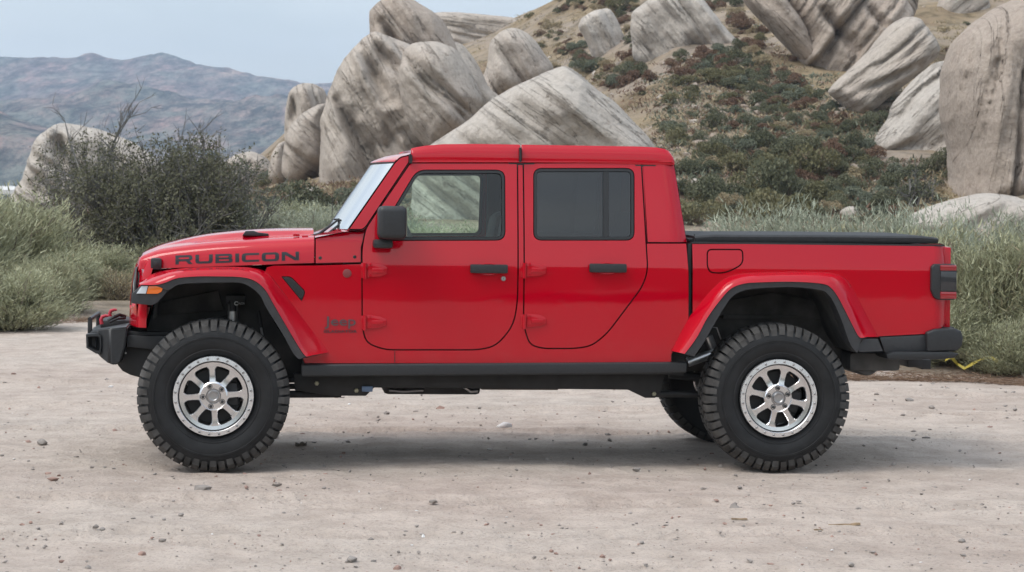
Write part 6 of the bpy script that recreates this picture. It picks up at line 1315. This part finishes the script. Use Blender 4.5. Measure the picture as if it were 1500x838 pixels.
# ---- wheels
RT = .4615
def wheel_parts(root):
    """wheel centred on the rim face plane; y grows toward the axle"""
    n = 72; prof_ = [(.243, .035), (.262, .012), (.30, -.004), (.345, -.010), (.385, -.004), (.415, .010), (.434, .034), (.446, .060), (.449, .13), (.449, .20), (.446, .26), (.432, .292), (.40, .318), (.33, .322), (.26, .300), (.235, .28)]
    t = MB(); t.lathe(prof_, (0, 0, 0), n)
    TB = MB(); TB.add(t.v, t.f, 0)
    # raised sidewall ribs and letters as low bosses
    # tread: shoulder lugs wrap onto the sidewall, centre lugs staggered
    tb = MB(); NL = 50
    def P(r_, a, y): return (r_*math.cos(a), y, r_*math.sin(a))
    for k in range(NL):
        a = 2*math.pi*k/NL
        for sgn in (0, 1):
            da = 2*math.pi/NL; w_ = .385*da*(1.06 if k % 2 else .95); a0 = a+(.5*da if sgn else 0); Y = (lambda y: y) if not sgn else (lambda y: .31-y); ex = .012 if k % 2 else 0
            # shoulder lug: sidewall foot, crown
            pts = [(.396-ex*2.4, -.004), (.428, .003), (.4545, .026), (RT, .046), (RT, .100-ex), (.440, .100-ex), (.438, .046), (.41, .02)]
            vs = []
            for (r_, y) in pts: 
                k2 = .92 if r_ < .43 else 1; vs.append(P(r_, a0-w_*k2, Y(y)))
            for (r_, y) in pts: 
                k2 = .92 if r_ < .43 else 1; vs.append(P(r_, a0+w_*k2, Y(y)))
            m_ = len(pts); fs = [tuple(range(m_))[::-1], tuple(range(m_, 2*m_))]+[(i, (i+1) % m_, m_+(i+1) % m_, m_+i) for i in range(m_)]
            tb.add(vs, fs)
            # centre lug, skewed
            sk = .35*da; y0, y1 = .108, .150
            c4 = [(a0-w_*.9, y0), (a0+w_*.7, y0), (a0+w_*.9+sk*.4, y1), (a0-w_*.5+sk*.4, y1)]
            vs = [P(RT-.0005, q, Y(y)) for q, y in c4]+[P(.44, q, Y(y)) for q, y in c4]; tb.add(vs, [(0, 1, 2, 3), (0, 4, 5, 1), (1, 5, 6, 2), (2, 6, 7, 3), (3, 7, 4, 0)])
    bm = bmesh.new(); me_ = bpy.data.meshes.new('t'); me_.from_pydata(tb.v, [], tb.f); bm.from_mesh(me_); bmesh.ops.recalc_face_normals(bm, faces=list(bm.faces)); TB.bm(bm, 1)
    # sidewall blocks between lugs and raised bands
    sb = MB()
    for k in range(NL):
        a = 2*math.pi*(k+.5)/NL; w_ = .13*2*math.pi/NL
        vs = [P(.385, a-w_, -.0065), P(.385, a+w_, -.0065), P(.412, a+w_, .004), P(.412, a-w_, .004)]; vs += [(x, y+.01, z) for x, y, z in vs]; sb.add(vs, [(0, 1, 2, 3), (0, 4, 5, 1), (1, 5, 6, 2), (2, 6, 7, 3), (3, 7, 4, 0)])
    sb.lathe([(.352, -.010), (.354, -.0135), (.362, -.0135), (.364, -.009)], n=96); sb.lathe([(.272, .006), (.275, .001), (.283, -.001), (.286, .001)], n=96); TB.add(sb.v, sb.f, 0); TB.build('tyre', [TYRE, TREAD], root, 30)
    # rim barrel
    r_ = MB(); r_.lathe([(.2415, .004), (.2385, .003), (.212, .010), (.2095, .030), (.204, .10), (.19, .16), (.19, .27), (.225, .29)], n=64); rim = root
    r_.lathe([(.179, .05), (.179, .024), (.182, .020), (.205, .017), (.209, .030)], n=64); g_ = MB(); g_.lathe([(.2435, .022), (.2440, .004), (.2415, -.006), (.216, -.008), (.2125, -.004), (.2120, .012)], n=72); g_.build('bead_ring', ALU2, rim, 35)
    bo_ = None
    for k in range(24):
        a = 2*math.pi*(k+.35)/24
        if bo_: o2 = bo_.copy(); COL.objects.link(o2); o2.parent = root; o2.location = (.2285*math.cos(a), 0, .2285*math.sin(a)); continue
        bo_ = MB().lathe([(0, -.0135), (.0042, -.0135), (.0062, -.011), (.0064, -.0085), (.0082, -.0082), (.0084, -.007)], (0, 0, 0), 10).build('ring_bolt', STEEL, root, 30); bo_.location = (.2285*math.cos(a), 0, .2285*math.sin(a))
    # spokes: eight, flaring at both ends
    sp = MB(); NS = 8
    for k in range(NS):
        a = 2*math.pi*(k+.5)/NS+math.pi/8+SPOKE0; ca, sa = math.cos(a), math.sin(a); st2 = [(.060, .036, .016), (.080, .0265, .017), (.093, .0195, .020), (.130, .0178, .022), (.160, .0195, .021), (.172, .0270, .020), (.182, .044, .020)]; vs = []
        for (r2, hw, y) in st2:
            for (s2, yy) in ((-1, y+.045), (-1, y+.004), (-.80, y), (.80, y), (1, y+.004), (1, y+.045)): vs.append((r2*ca-s2*hw*sa, yy, r2*sa+s2*hw*ca))
        fs = []
        for i in range(len(st2)-1):
            for j in range(5): fs.append((i*6+j, i*6+j+1, (i+1)*6+j+1, (i+1)*6+j))
        sp.add(vs, fs)
    bm = bmesh.new(); me_ = bpy.data.meshes.new('t'); me_.from_pydata(sp.v, [], sp.f); bm.from_mesh(me_); bmesh.ops.recalc_face_normals(bm, faces=list(bm.faces)); sp = MB(); sp.bm(bm)
    r_.add(sp.v, sp.f); hb = r_; hb.lathe([(.0, .020), (.040, .020), (.046, .012), (.078, .012), (.088, .020), (.090, .06)], n=48); hb.build('rim', ALU, root, 28)
    cp = MB(); cp.lathe([(0, .004), (.022, .003), (.026, -.001), (.033, -.001), (.036, .004), (.037, .02)], n=32)
    for k in range(6):
        a = math.pi*k/3+.3; cp.lathe([(0, -.0035), (.0035, -.0035), (.004, -.0005)], (.0295*math.cos(a), 0, .0295*math.sin(a)), 8)
    cp.build('centre_cap', STEEL, rim, 30)
    for k in range(5):
        lu = MB()
        a = 2*math.pi*k/5+math.pi+LUG0; c_ = (.0635*math.cos(a), 0, .0635*math.sin(a)); lu.lathe([(.0, -.006), (.006, -.006), (.0105, -.001), (.0105, .018)], c_, 6, 0); lu.lathe([(.0105, .0125), (.016, .0115), (.0175, .0125)], c_, 16, 1)
        lu.build('lug_nut', [DARK, RUB], rim, 30)
    br = MB(); br.lathe([(.0, .085), (.165, .085), (.167, .10), (.10, .105)], n=48, mi=0); bx = [( .06, .165), (-.06, .165)]; br.box((.075, .06, -.07), (.15, .13, .07), 1, .02); br.build('brake_disc', [simple('disc_steel', (.02, .02, .02), .6, .3), DARK], root, 30)
SPOKE0 = 0.0; LUG0 = 0.0
def clone(o, parent):
    c = o.copy(); COL.objects.link(c); c.parent = parent
    for ch in list(o.children): clone(ch, c)
    return c
w0 = empty('wheel'); w0.parent = truck; wheel_parts(w0); w0.location = (0, .03, .4565)
w0.rotation_euler = (0, R(-4), 0)
w1 = clone(w0, truck); w1.location = (3.487, .03, .4565); w1.rotation_euler = (0, R(13), 0)
for (x, ry) in ((0, 30), (3.487, 5)):
    w2 = clone(w0, truck); w2.location = (x, 2*VC-.03, .4565); w2.rotation_euler = (0, R(ry), math.pi)
